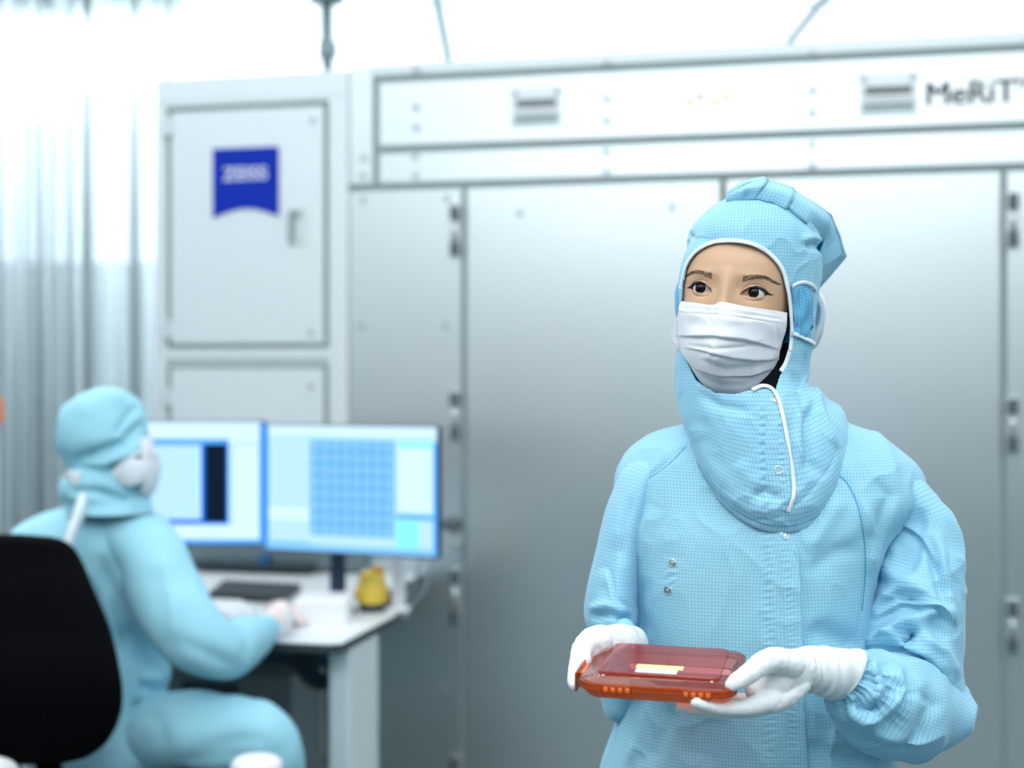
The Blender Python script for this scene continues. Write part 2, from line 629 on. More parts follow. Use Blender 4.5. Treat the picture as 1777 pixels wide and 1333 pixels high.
M['navycable'] = mat('cable_dark', (0.006, 0.022, 0.035, 1), 0.45)
M['steelteal'] = mat('teal_grey_sheet', (0.16, 0.215, 0.235, 1), 0.5, 0.2)
M['paper'] = mat('paper', (0.84, 0.86, 0.88, 1), 0.7)
M['keyb'] = mat('keyboard_dark', (0.025, 0.035, 0.045, 1), 0.5)
M['yellow'] = mat('yellow_plastic', (0.90, 0.62, 0.08, 1), 0.4)
M['amber'] = mat('amber_plastic', (0.80, 0.36, 0.04, 1), 0.4)
M['chair'] = mat('chair_black', (0.0015, 0.002, 0.003, 1), 0.9, spec=0.06)
M['chrome'] = mat('chair_chrome', (0.6, 0.62, 0.64, 1), 0.25, 1)
M['bezel'] = mat('monitor_bezel', (0.01, 0.025, 0.06, 1), 0.4)


def emis(name, c, s=1.0):
    return mat(name, (0.003, 0.003, 0.003, 1), 0.6, emit=c, es=s, spec=0.1)


M['s_white'] = emis('screen_pale', (0.62, 0.86, 1.0, 1), 1.02)
M['s_light'] = emis('screen_light', (0.45, 0.73, 1.0, 1), 1.05)
M['s_blue'] = emis('screen_blue', (0.08, 0.38, 1.0, 1), 1.1)
M['s_deep'] = emis('screen_deep_blue', (0.0, 0.13, 0.68, 1), 1.0)
M['s_cyan'] = emis('screen_cyan', (0.25, 0.90, 1.0, 1), 1.0)
M['s_cell'] = emis('screen_cell', (0.22, 0.55, 0.97, 1), 1.0)
M['s_cellgap'] = emis('screen_cell_gap', (0.10, 0.38, 0.82, 1), 1.0)
M['s_dark'] = emis('screen_dark', (0.0, 0.006, 0.02, 1), 1.0)

# ------------------------------------------------------------------ the room
def setting(name, mb, m, bevel=0):
    o = mb.build(name, m, None, bevel)
    tag(o, kind='structure')
    return o


XL, XR, YF, YB, ZC = -3.6, 4.6, -3.2, 9.2, 3.0
setting('floor', MB().abox(XL, XR, YF, YB, -0.05, 0), M['floor'])
setting('ceiling', MB().abox(XL, XR, YF, YB, ZC + 0.03, ZC + 0.08), M['tee'])
setting('wall_back', MB().abox(XL, XR, YB, YB + 0.1, 0, ZC + 0.03), M['wall'])
setting('wall_left', MB().abox(XL - 0.1, XL, YF, YB, 0, ZC + 0.03), M['wall'])
setting('wall_right', MB().abox(XR, XR + 0.1, YF, YB, 0, ZC + 0.03), M['wall'])
setting('wall_rear', MB().abox(XL, XR, YF - 0.1, YF, 0, ZC + 0.03), M['wall'])
# darker lower wall bands; the rear one is unseen, added for the machine's reflection
setting('trim_1', MB().abox(XL, XR, YF, YF + 0.03, 0, 1.25), M['walldark'])
setting('trim_2', MB().abox(XL, XR, YB - 0.03, YB, 0, 2.15), M['walldark'])
setting('trim_3', MB().abox(XL, XL + 0.03, YF + .03, YB - .03, 0, 1.25), M['walldark'])

# ceiling lamps: a lay-in grid of luminous panels
nx, ny = 5, 8
dx, dy = (XR - XL) / nx, (YB - YF) / ny
where = ['nearest the rear wall', 'second from the rear wall', 'third from the rear wall', 'just behind the camera side', 'above the standing worker',
         'above the machine front', 'over the back aisle', 'against the back wall']
side = ['far left', 'left', 'middle', 'right', 'far right']
for j in range(ny):
    for i in range(nx):
        x0, y0 = XL + dx * i + 0.008, YF + dy * j + 0.008
        x1, y1 = x0 + dx - 0.016, y0 + dy - 0.016
        t = thing('ceiling_light', ((x0 + x1) / 2, (y0 + y1) / 2, ZC + 0.03), 'square luminous ceiling panel, %s column, %s' % (side[i], where[j]), 'ceiling light', 'luminous ceiling panels')
        f = MB()
        for a in ((x0, x1, y0, y0 + .015), (x0, x1, y1 - .015, y1), (x0, x0 + .015, y0 + .015, y1 - .015), (x1 - .015, x1, y0 + .015, y1 - .015)):
            f.abox(a[0], a[1], a[2], a[3], ZC - 0.004, ZC + 0.03)
        f.build('frame', M['tee'], t, 0.004)
        MB().abox(x0 + .016, x1 - .016, y0 + .016, y1 - .016, ZC, ZC + 0.028).build('diffuser', M['panel'], t)

# hanging pipe behind the machine
t = thing('ceiling_pipe', W(568, 60, 5.78) * 1.0, 'pale grey pipe hanging from the ceiling behind the logo cabinet', 'pipe')
a = W(567, -140, 5.78)
b = W(569, 190, 5.78)
a.z = ZC - 0.02
MB().cyl((a.x, a.y, a.z), (b.x, b.y, 0), 0.026, 24).build('pipe', M['steelteal'], t, smooth=True)
MB().cyl((a.x, a.y, a.z), (a.x, a.y, a.z - 0.05), 0.07, 24).build('flange', M['steelteal'], t, 0.004)
MB().cyl((a.x, a.y, 2.70), (a.x, a.y, 2.76), 0.042, 24).build('collar', M['steelteal'], t, 0.004)

# plastic curtain on the left
cur = glassy('curtain_plastic', (0.84, 0.88, 0.90, 1), 0.05, 0.5, 0.2, (0.50, 0.56, 0.58, 1))
t = thing('plastic_curtain', (W(100, 600, 5.86).x, 5.86, ZC - 0.1), 'translucent plastic cleanroom curtain hanging in vertical folds at left', 'curtain')
n = 1100
G = np.zeros((26, n, 3))
xs = np.linspace(XL + 0.03, W(330, 600, 6.0).x, n)
for i in range(26):
    z = (ZC - 0.029) * (1 - i / 25) + 0.02
    ph = xs * 42 + 1.6 * np.sin(xs * 9.3) + 1.1 * np.sin(xs * 4.1 + 1) + 0.1 * math.sin(i * .3)
    G[i, :, 0] = xs + 0.006 * np.cos(ph * 2)
    G[i, :, 1] = 5.86 + (0.030 + 0.015 * i / 25) * np.sin(ph) * (1 + .5 * np.sin(xs * 6)) + 0.02 * np.sin(xs * 8)
    G[i, :, 2] = z
grid_obj('sheet', G, cur, t, closed=False, solid=0.002)
MB().abox(XL + 0.02, xs[-1] + .1, 5.84, 5.88, ZC - 0.006, ZC - 0.003).build('rail', M['tee'], t, 0.004)
t = thing('wall_lamp', W(-8, 712, 5.4), 'small orange signal lamp low at the left edge in front of the curtain', 'lamp')
p = W(-8, 712, 5.4)
MB().cyl((p.x, p.y, 0), (p.x, p.y, p.z - 0.05), 0.012).build('post', M['post'], t, smooth=True)
MB().cyl((p.x, p.y, 0), (p.x, p.y, 0.02), 0.12, 32).build('base', M['post'], t, 0.004)
MB().cyl((p.x, p.y, p.z - 0.05), (p.x, p.y, p.z + 0.05), 0.032, 24, 0.028).build('lamp_lens', M['orange_solid'], t, 0.008)


# ------------------------------------------------------------------ the machine
def bolt(parent, u, z, o, r=0.011):
    b = MB()
    b.cyl(MP(u, z, o - 0.001), MP(u, z, o + 0.004), r, 18, r * 0.85)
    b.cyl(MP(u, z, o + 0.004), MP(u, z, o + 0.0055), r * 0.5, 6)
    return b.build('bolt', M['bolt'], parent)


uL, _ = MU(272)
uLs, _ = MU(605)
ZT = 2.42
# --- tall cabinet with the logo
cab = thing('control_cabinet', MP((uL + uLs) / 2, 0, -0.3), 'tall pale grey cabinet with the blue square logo on its upper door', 'cabinet')
MB().mbox(uL, uLs, 0.0, ZT, -0.80, -0.012).build('body', M['cabinet'], cab, 0.006)
MB().mbox(uL, uLs, ZT - 0.085, ZT, -0.012, 0.002).build('top_trim', M['cabinet'], cab, 0.003)
d0, d1 = MU(298)[0], MU(562)[0]
g = 0.019


def door(parent, u0, u1, z0, z1, o=0.004, name='door', m='metal', gg=g):
    fr = MB()
    fr.mbox(u0 - gg, u1 + gg, z0 - gg, z1 + gg, -0.011, -0.0095)
    r = MB().mbox(u0, u1, z0, z1, -0.009, o).build(name, M[m], parent, 0.003)
    s = fr.build('gasket', M['gasket'], r)
    return r


# frame strips around the two doors
for (a0, a1, z0, z1) in ((uL, d0 - g, 0.05, ZT - 0.085), (d1 + g, uLs, 0.05, ZT - 0.085), (d0 - g, d1 + g, 1.442 + g, 1.512 - g), (d0 - g, d1 + g, 2.302 + g, ZT - 0.085)):
    MB().mbox(a0, a1, z0, z1, -0.012, 0.002).build('frame_strip', M['cabinet'], cab, 0.002)
dr = door(cab, d0, d1, 1.512, 2.302, m='cabinet')
dl = door(cab, d0, d1, 0.12, 1.425, m='cabinet')
for u, z in ((MU(543)[0], MU(543, 210)[1]), (MU(540)[0], MU(540, 578)[1])):
    bolt(dr, u, z, 0.004)
bolt(dl, MU(540)[0], MU(540, 672)[1], 0.004)
for z in (MU(290, 222)[1], MU(290, 573)[1]):
    MB().mbox(d0 - 0.03, d0 + .004, z - .03, z + .03, 0.002, 0.014).build('hinge', M['metal2'], dr, 0.004)
z = MU(290, 690)[1]
MB().mbox(d0 - 0.03, d0 + .004, z - .03, z + .03, 0.002, 0.014).build('hinge', M['metal2'], dl, 0.004)
# swing handle
hu, hz = MU(508)[0], MU(508, 392)[1]
h = MB().mbox(hu - 0.012, hu + 0.05, hz - 0.065, hz + 0.06, 0.004, 0.008).build('handle', M['metal2'], dr, 0.003)
MB().mbox(hu - 0.010, hu + 0.010, hz - 0.058, hz + 0.050, 0.008, 0.022).build('lever', M['gasket'], h, 0.004)
MB().mbox(hu + 0.010, hu + 0.032, hz + 0.032, hz + 0.050, 0.008, 0.02).build('lever_arm', M['gasket'], h, 0.004)
# logo plate: square, concave foot
lu0, lu1 = MU(371)[0], MU(485)[0]
lz1 = MU(428, 257)[1]
lz0 = MU(428, 378)[1]
n = 24
top = [MP(lu0, lz1, 0.0045), MP(lu1, lz1, 0.0045)]
arc = []
for i in range(n + 1):
    s = i / n
    arc.append(MP(lu1 + (lu0 - lu1) * s, lz0 + 0.030 * math.sin(math.pi * s), 0.0045))
ring = top + arc
back = [v + Vector((NX, NY, 0)) * 0.004 for v in ring]
vs = ring + back
m_ = len(ring)
fs = [tuple(range(m_)), tuple(range(m_, 2 * m_))[::-1]] + [(i, (i + 1) % m_, m_ + (i + 1) % m_, m_ + i) for i in range(m_)]
lg = mk('logo', vs, fs, M['logo'], dr, False)


def text(name, s, u, z, size, m, parent, off, extrude=0.001, bold=0.0, center=False, sx=1.0, dup=0.0):
    c = bpy.data.curves.new(name, 'FONT')
    c.body = s
    c.size = size
    c.extrude = extrude
    c.offset = bold
    if center:
        c.align_x = 'CENTER'
        c.align_y = 'CENTER'
    tmp = bpy.data.objects.new(name, c)
    COL.objects.link(tmp)
    bpy.context.view_layer.update()
    me = bpy.data.meshes.new_from_object(tmp.evaluated_get(bpy.context.evaluated_depsgraph_get()))
    bpy.data.objects.remove(tmp)
    R = Matrix(((UX, 0, NX), (UY, 0, NY), (0, 1, 0)))
    p = MP(u, z, off)
    base = wl(parent)
    for v in me.vertices:
        q = R @ Vector((v.co.x * sx, v.co.y, v.co.z)) + p - base
        v.co = q
    if dup:
        v0 = [tuple(v.co) for v in me.vertices]
        f0 = [tuple(p.vertices) for p in me.polygons]
        vs, fs = [], []
        for k, (a_, b_) in enumerate(((-dup, 0), (dup, 0), (0, dup * .5), (0, -dup * .5))):
            vs += [(x + UX * a_, y + UY * a_, z_ + b_) for x, y, z_ in v0]
            fs += [tuple(i + k * len(v0) for i in f) for f in f0]
        me = bpy.data.meshes.new(name)
        me.from_pydata(vs, [], fs)
    me.materials.clear()
    me.materials.append(m)
    me.name = name
    o = bpy.data.objects.new(name, me)
    COL.objects.link(o)
    o.parent = parent
    return o


text('lettering', 'ZEISS', (lu0 + lu1) / 2, (lz0 + lz1) / 2 + 0.028, 0.062, M['logo_w'], lg, 0.0095, 0.0006, 0.0012, True, 1.12)

# --- main machine body
mach = thing('inspection_machine', MP(0.6, 0, -0.3), 'large satin metal machine housing with wide doors and grey lettering', 'machine')
uR = MU(1777)[0] + 0.75
u1 = uLs + 0.004
MB().mbox(u1, uR, 0.0, ZT, -1.15, -0.012).build('body', M['metal2'], mach, 0.006)
uh = MU(653)[0]            # left end of header
zA, zB, zC = 2.380, 2.147, 2.024
hg = 0.011


def panel(name, a0, a1, z0, z1, o=0.004, m='metal'):
    return MB().mbox(a0, a1, z0, z1, -0.012, o).build(name, M[m], mach, 0.003)


def gap(a0, a1, z0, z1, m='gasket'):
    return MB().mbox(a0, a1, z0, z1, -0.012, -0.009).build('gasket', M[m], mach)


ua = MU(622)[0]
panel('corner_post', u1, uh - hg, zC + hg, ZT + .012)
panel('top_rail', uh - hg, uR, zA + hg, ZT + 0.012, 0.002, 'metal2')
gap(uh - hg, uR, zA - hg, zA + hg)
gap(uh - hg, uh + hg, zC + hg, zA - hg)
gap(uh + hg, uR, zB - hg, zB + hg)
gap(u1, uR, zC - hg, zC + hg)
hp = panel('header_panel', uh + hg, uR, zB + hg, zA - hg)
lp = panel('lower_header_panel', uh + hg, uR, zC + hg, zB - hg)
# doors below
us = [u1, MU(806)[0], MU(1255)[0], MU(1741)[0], uR]
dg = 0.009
dpan = []
for k in range(4):
    a0 = us[k] + (dg if k else 0)
    a1 = us[k + 1] - (dg if k < 3 else 0)
    dpan.append(panel('side_panel' if k == 0 else 'door_panel', a0, a1, 0.06, zC - hg, 0.004))
for k in (1, 3):
    gap(us[k] - dg, us[k] + dg, 0.06, zC - hg)
gap(us[2] - dg, us[2] + dg, 0.06, zC - hg, 'gapdark')
# narrow fold line between cabinet and machine
for x, y in ((723, 187), (723, 222), (1053, 172), (1053, 210), (1410, 158), (1410, 197)):
    u, z = MU(x, y)
    bolt(hp, u, z, 0.004, 0.013)
for x, y in ((721, 273), (721, 306), (1052, 264), (1052, 298), (1410, 251), (1410, 288)):
    u, z = MU(x, y)
    bolt(lp, u, z, 0.004, 0.012)
for x, y, p in ((632, 275, mach), (631, 307, mach), (631, 348, dpan[0]), (776, 346, dpan[0]), (628, 567, dpan[0]), (774, 566, dpan[0]),
                (902, 370, dpan[1]), (1167, 360, dpan[1]), (768, 1197, dpan[0]), (723, 121, mach), (1053, 110, mach), (1409, 94, mach)):
    u, z = MU(x, y)
    bolt(p, u, z, 0.004, 0.012)


def grip(x, y, s=1.0):
    """recessed pull: pale plate, dark slot, round corner screws, lower lip"""
    u, z = MU(x, y)
    w, hh = 0.082 * s, 0.062 * s
    r = MB().mbox(u - w, u + w, z - hh, z + hh, 0.0042, 0.007).build('recessed_handle', M['metal2'], hp, 0.003)
    MB().mbox(u - w * .80, u + w * .80, z + .000, z + .026, 0.0072, 0.009).build('slot', M['gapdark'], r, 0.002)
    MB().mbox(u - w * .85, u + w * .85, z - .018, z - .002, 0.0072, 0.012).build('lip', M['label_w'], r, 0.003)
    MB().mbox(u - w * .88, u + w * .88, z - .050, z - .026, 0.0072, 0.009).build('slot', M['gasket'], r, 0.002)
    for q in (-1, 1):
        bolt(r, u + q * w * .85, z + hh * .78, 0.0072, 0.012)


grip(931, 187)
grip(1541, 165, 1.06)
u, z = MU(1604, 184)
text('lettering', 'MeRiT', u, z, 0.100, M['ink'], hp, 0.0046, 0.0008, 0, False, 0.98, 0.003)
u, z = MU(1757, 155)
text('lettering', 'TM', u, z, 0.045, M['ink'], hp, 0.0046, 0.0008, 0.001)
for x, y, m in ((1197, 179, 'sticker_y'), (1214, 169, 'sticker_r'), (1241, 177, 'sticker_y'), (1260, 169, 'sticker_y')):
    u, z = MU(x, y)
    MB().mbox(u - .011, u + .011, z - .010, z + .010, 0.0041, 0.0052).build('sticker', M[m], hp)


def hinge(x, ya, yb, lone=False):
    u, za = MU(x, ya)
    _, zb = MU(x, yb)
    r = MB().mbox(u - 0.022, u + 0.022, zb - 0.03, za + 0.03, 0.004, 0.010).build('hinge', M['hingeplate'], mach, 0.003)
    for zz in (za, zb):
        MB().cyl(MP(u, zz - 0.022, 0.018), MP(u, zz + 0.022, 0.018), 0.015, 20).build('knuckle', M['hinge'], r, 0.003)
    MB().cyl(MP(u, zb + 0.024, 0.016), MP(u, za - 0.024, 0.016), 0.008, 16).build('pin', M['hingeplate'], r, smooth=True)


for ya, yb in ((370, 432), (692, 751), (1000, 1070), (1325, 1390)):
    hinge(791, ya, yb)
for ya, yb in ((350, 415), (705, 770), (1055, 1118)):
    hinge(1757, ya, yb)
# door knob with latch at monitor height
u, z = MU(790, 908)
r = MB().cyl(MP(u, z, 0.004), MP(u, z, 0.06), 0.026, 24, 0.022).build('door_latch', M['hinge'], mach, 0.004)
MB().mbox(u - 0.07, u + 0.0, z - 0.012, z + 0.010, 0.03, 0.05).build('lever', M['hinge'], r, 0.005)
MB().mbox(u - 0.03, u + 0.03, z - 0.075, z - 0.035, 0.004, 0.02).build('strike_plate', M['hingeplate'], r, 0.004)

# ------------------------------------------------------------------ the work desk (runs out from the machine front)
DZ = 0.75


def DXY(px, py, z=DZ):
    """ground-plan point at height z seen at a pixel"""
    d = (H - z) / ((py - HOR) / F)
    return Vector(((px - CX) / F * d, d, z))


c1 = DXY(590, 1117)                  # near right corner
U = Vector((UX, UY, 0))
Nn = Vector((NX, NY, 0))             # towards the room
# distance of that corner from the machine front
off = (c1 - MP(0, DZ, 0)).dot(Nn)
cu = (c1 - MP(0, DZ, 0)).dot(U)
du0 = MU(215)[0]
desk = thing('work_desk', MP((cu + du0) / 2, 0, off / 2), 'white desk with dark edge running out from the machine under the monitors', 'desk')
ob = off - 0.50
pts = [(du0, 0.006), (cu - 0.16, 0.006), (cu - 0.16, ob - .10), (cu, ob), (cu, off - 0.02), (cu - 0.03, off), (du0, off)]


def slab(pts, z0, z1):
    b = MB()
    lo = [MP(u, z0, o) for u, o in pts]
    hi = [MP(u, z1, o) for u, o in pts]
    n = len(pts)
    return b.add(lo + hi, [tuple(range(n))[::-1], tuple(range(n, 2 * n))] + [(i, (i + 1) % n, n + (i + 1) % n, n + i) for i in range(n)])


slab(pts, DZ - 0.006, DZ).build('desktop', M['desk'], desk, 0.002)
slab([(a - (0.004 if a > cu - .01 else 0), b - 0.004 if b > ob + .1 else b) for a, b in pts], DZ - 0.028, DZ - 0.0062).build('edge_board', M['deskdark'], desk, 0.002)
lgx = cu - 0.135
MB().mbox(cu - 0.068, cu - 0.010, 0.0, DZ - .029, off - 0.33, off - 0.10).build('leg', M['post2'], desk, 0.008)
MB().mbox(du0 + 0.03, du0 + 0.085, 0.0, DZ - .03, off - 0.12, off - 0.05).build('leg', M['post2'], desk, 0.008)
MB().mbox(du0 + 0.1, cu - 0.13, 0.60, DZ - .04, ob + .06, ob + .09).build('modesty_panel', M['navy'], desk, 0.004)
t = thing('under_desk_cabinet', MP((cu + du0) / 2, 0, 0.2), 'grey low sheet metal cabinet with dark slot standing under the desk', 'cabinet')
ca, cb = MU(300)[0], MU(566)[0]
MB().mbox(ca, cb, 0.0, 0.46, 0.03, 0.30).build('body', M['steelteal'], t, 0.006)
sa, sb = MU(385)[0], MU(478)[0]
zz = W(430, 1207, 4.45).z
MB().mbox(sa, sb, zz - 0.03, zz + 0.028, 0.30, 0.304).build('vent_slot', M['bezel'], t, 0.002)
MB().mbox(ca + .05, cb - .05, 0.05, 0.26, 0.30, 0.312).build('door', M['walldark'], t, 0.004)
# cables looping down under the desk right side
t = thing('cable_bundle', DXY(560, 1110), 'dark cables looping below the desktop beside the pale leg', 'cable')
for k, (xx, w) in enumerate(((0, 8), (14, 5), (26, 6))):
    G = tubegrid(wpath([(500 + xx, 1112, 3.9, w), (512 + xx, 1150, 3.9, w), (535 + xx, 1182 - xx * .2, 3.9, w), (562 + xx * .6, 1190 - xx * .4, 3.9, w), (574 + xx * .4, 1160, 3.9, w), (576 + xx * .3, 1118, 3.9, w)]), 12)
    MB().grid(G).build('cable', M['navycable'] if k != 1 else M['navy'], t, smooth=True)

# ------------------------------------------------------------------ monitors
def frame_of(pl, pr, dl, dr, ytl, ybl, xl, ytr, ybr, xr):
    return W(xl, ytl, dl), W(xr, ytr, dr), W(xl, ybl, dl), W(xr, ybr, dr)


def monitor(name, label, xl, ytl, ybl, dl, xr, ytr, ybr, cells, sf=0.5):
    """upright screen whose left edge stands at depth dl; right edge depth from equal height"""
    hgt = (ybl - ytl) / F * dl
    dr_ = hgt / ((ybr - ytr) / F)
    a = W(xl, ytl, dl)
    b = W(xr, ytr, dr_)
    zt = (a.z + b.z) / 2
    a.z = b.z = zt
    ex = b - a
    wdt = ex.length
    ex.normalize()
    nz_ = Vector((ex.y, -ex.x, 0))      # towards viewer
    if nz_.y > 0: nz_ = -nz_
    cz = Vector((0, 0, -1))
    t = thing(name, (a + b) / 2 + cz * hgt, label, 'monitor', 'twin monitors on the desk')

    def bx(x0, x1, y0, y1, o0, o1, m, nm, par, bev=0):
        o = a + ex * (x0 * wdt) + cz * (y1 * hgt) + nz_ * o0
        return MB().box(o, ex * ((x1 - x0) * wdt), nz_ * (o1 - o0), Vector((0, 0, (y1 - y0) * hgt))).build(nm, M[m], par, bev)
    h = bx(-0.012, 1.012, -0.012, 1.02, -0.022, -0.001, 'bezel', 'housing', t, 0.006)
    s = bx(0, 1, 0, 1, -0.0008, 0.0, 's_light', 'screen', t)
    for (x0, x1, y0, y1, m, lift) in cells:
        bx(x0, x1, y0, y1, 0.0, 0.0004 + lift * 0.0004, m, 'screen_area', s)
    # stand
    mid = a + ex * (sf * wdt) + cz * (0.55 * hgt)
    st = MB()
    foot = Vector((mid.x, mid.y, DZ)) - nz_ * 0.15
    st.cyl(foot + Vector((0, 0, 0.016)), (foot.x, foot.y, mid.z + .03), 0.022, 20)
    st.box(Vector((foot.x, foot.y, mid.z - .04)) - ex * .04 + nz_ * 0.0, ex * 0.08, nz_ * 0.13, Vector((0, 0, .08)))
    st.build('stand', M['bezel'], t, 0.003)
    MB().cyl((foot.x, foot.y, DZ + 0.001), (foot.x, foot.y, DZ + 0.016), 0.05, 32).build('stand_base', M['bezel'], t, 0.004)
    return t, a, ex, wdt, hgt, nz_


left_cells = [
    (0.0, 1.0, 0.0, 0.17, 's_white', 0), (0.12, 0.76, 0.14, 0.84, 's_deep', 1), (0.13, 0.75, 0.145, 0.185, 's_blue', 2),
    (0.13, 0.572, 0.19, 0.80, 's_light', 3), (0.60, 0.745, 0.18, 0.82, 's_dark', 3), (0.0, 1.0, 0.86, 0.96, 's_white', 0), (0.0, 1.0, 0.965, 1.0, 's_blue', 1),
    (0.8, 0.965, 0.2, 0.86, 's_white', 1), (0.972, 1.0, 0.0, 1.0, 's_blue', 2)]
monitor('monitor', 'left monitor showing a pale window with a black side strip', 205, 729, 940, 3.84, 457, 736, 947, left_cells, 0.35)
rc = [(0.0, 1.0, 0.0, 0.075, 's_white', 0), (0.0, 0.02, 0, 1, 's_blue', 1), (0.27, 0.76, 0.11, 0.87, 's_cellgap', 1), (0.78, 1.0, 0.12, 0.155, 's_cyan', 1),
      (0.79, 0.975, 0.17, 0.66, 's_white', 1), (0.77, 1.0, 0.68, 0.72, 's_blue', 1), (0.77, 0.90, 0.73, 0.96, 's_cyan', 1), (0.02, 0.26, 0.66, 0.76, 's_white', 1),
      (0.0, 0.27, 0.93, 1.0, 's_cell', 1), (0.27, 1.0, 0.95, 1.0, 's_cell', 2), (0.98, 1.0, 0.12, 1.0, 's_blue', 2)]
for i in range(8):
    for j in range(8):
        rc.append((0.27 + 0.061 * i + .006, 0.27 + 0.061 * (i + 1) - .006, 0.11 + 0.095 * j + .008, 0.11 + 0.095 * (j + 1) - .008, 's_cell', 2))
t2 = monitor('monitor', 'right monitor showing a large blue grid of cells', 461, 737, 951, 3.80, 758, 743, 968, rc, 0.27)

# backing sheet behind the desk, with blue control knobs
t = thing('equipment_panel', MP(MU(420)[0], DZ, 0.02), 'dim grey equipment panel with blue knobs on the wall behind the monitors', 'panel')
ra, rb = MU(300)[0], MU(640)[0]
MB().mbox(ra, rb, DZ + 0.01, 1.12, 0.006, 0.05).build('plate', M['steelteal'], t, 0.006)
for x, y, s in ((408, 985, 0.032), (472, 968, 0.022), (436, 1020, 0.018)):
    u, z = MU(x, y)
    MB().cyl(MP(u, z, 0.05), MP(u, z, 0.09), s, 24, s * .8).build('knob', mat('knob_blue', (0.02, 0.12, 0.32, 1), 0.4), t, 0.004)
MB().mbox(MU(350)[0], MU(560)[0], DZ + .012, DZ + .032, 0.052, 0.12).build('cable_tray', M['navycable'], t, 0.008)
# white conduit at the right end of the desk
t = thing('white_conduit', MP(MU(690)[0], DZ, 0.1), 'white upright conduit behind the yellow button housing', 'conduit')
a_ = W(692, 1075, 3.92)
MB().abox(a_.x - 0.018, a_.x + 0.018, a_.y - .018, a_.y + .018, DZ + 0.001, 1.1).build('tube', M['label_w'], t, 0.006)
MB().abox(a_.x - 0.03, a_.x + 0.03, a_.y - .03, a_.y + .03, DZ + 0.0005, DZ + 0.012).build('foot', M['label_w'], t, 0.004)
for k, x in enumerate((722, 742)):
    t = thing('hanging_cable', W(x, 960, 4.35), ['grey cable hanging under the right monitor corner, nearer the conduit', 'grey cable hanging under the right monitor corner, nearer the door seam'][k], 'cable')
    G = tubegrid(wpath([(x + 14, 958, 4.36, 3), (x + 4, 985, 4.3, 3), (x - 4, 1020, 4.25, 3), (x - 30, 1052, 4.1, 3), (700 + k * 3, 1074, 3.99, 3)]), 10)
    MB().grid(G).build('cord', M['steelteal'], t, smooth=True)

# ------------------------------------------------------------------ things on the desk


def onbox(name, label, cat, pxs, z0, z1, m, bevel=0.003, group=None):
    """slab whose top outline is given by pixels, standing on the desk"""
    top = [DXY(x, y, z1) for x, y in pxs]
    n = len(top)
    lo = [Vector((p.x, p.y, z0)) for p in top]
    b = MB().add(lo + top, [tuple(range(n))[::-1], tuple(range(n, 2 * n))] + [(i, (i + 1) % n, n + (i + 1) % n, n + i) for i in range(n)])
    c = sum(lo, Vector()) / n
    return tag(b.build(name, m, None, bevel, loc=c), label, cat, group)


onbox('paper_sheet', 'white paper sheet lying by the right hand of the seated worker', 'paper', [(498, 1075), (640, 1082), (600, 1106), (470, 1100)], DZ + .0006, DZ + .002, M['paper'], 0)
onbox('paper_stack', 'thick stack of white paper behind the hand on the desk', 'paper', [(532, 1024), (612, 1027), (600, 1048), (510, 1045)], DZ + .0006, DZ + .062, M['paper'])
onbox('keyboard', 'dark keyboard lying below the left monitor', 'keyboard', [(388, 1006), (522, 1013), (490, 1036), (362, 1027)], DZ + .0006, DZ + .022, M['keyb'])
onbox('tray', 'white shallow tray in front of the keyboard', 'tray', [(330, 1037), (420, 1041), (440, 1055), (330, 1057)], DZ + .0006, DZ + .03, M['label_w'])
# yellow push-button housing
yb = DXY(645, 1060)
t = thing('button_station', (yb.x, yb.y, DZ), 'yellow push button housing with a black foot on the desk', 'button')
MB().cyl((yb.x, yb.y, DZ + .0005), (yb.x, yb.y, DZ + .02), 0.036, 32, 0.038).build('foot', M['bezel'], t, 0.003)
tab = [(0, .036), (.01, .046), (.035, .048), (.055, .040), (.075, .034), (.088, .028), (.092, .006)]
a = np.linspace(0, 2 * np.pi, 36, endpoint=False)
Q = interp(tab, np.linspace(0, .092, 24))
G = np.array([[(yb.x + r[0] * math.cos(k), yb.y + r[0] * math.sin(k), DZ + .02 + h) for k in a] for h, r in zip(np.linspace(0, .092, 24), Q)])
MB().grid(G).build('housing', M['yellow'], t, smooth=True)
MB().cyl((yb.x + .016, yb.y, DZ + .10), (yb.x + .016, yb.y, DZ + .122), 0.018, 24).build('button', M['amber'], t, 0.005)

# ------------------------------------------------------------------ office chair and seated worker


def lump(rows, Yc, n=40, sub=8, e=2.0, delta=0.0):
    """closed loft of horizontal rings; rows (py, xl, xr, dfront, dback[, Yoff]) in pixels / metres"""
    rows = np.asarray(rows, float)
    if rows.shape[1] == 5: rows = np.c_[rows, np.zeros(len(rows))]
    k = rows[:, 0]
    ys = np.linspace(k[0], k[-1], (len(k) - 1) * sub + 1)
    Q = interp(rows, ys)
    a = np.linspace(0, 2 * np.pi, n, endpoint=False)
    G = np.zeros((len(ys), n, 3))
    for i, (py, q) in enumerate(zip(ys, Q)):
        cx, w = (q[0] + q[1]) / 2, (q[1] - q[0]) / 2
        Y = Yc + q[4]
        sa, ca = np.sin(a), np.cos(a - delta)
        X = (cx - CX + w * np.sign(sa) * np.abs(sa) ** (2 / e)) / F * Y
        cc = np.sign(ca) * np.abs(ca) ** (2 / e)
        G[i, :, 0] = X
        G[i, :, 1] = Y - np.where(ca > 0, q[2], q[3]) * cc
        G[i, :, 2] = H + (HOR - py) / F * Y
    return G


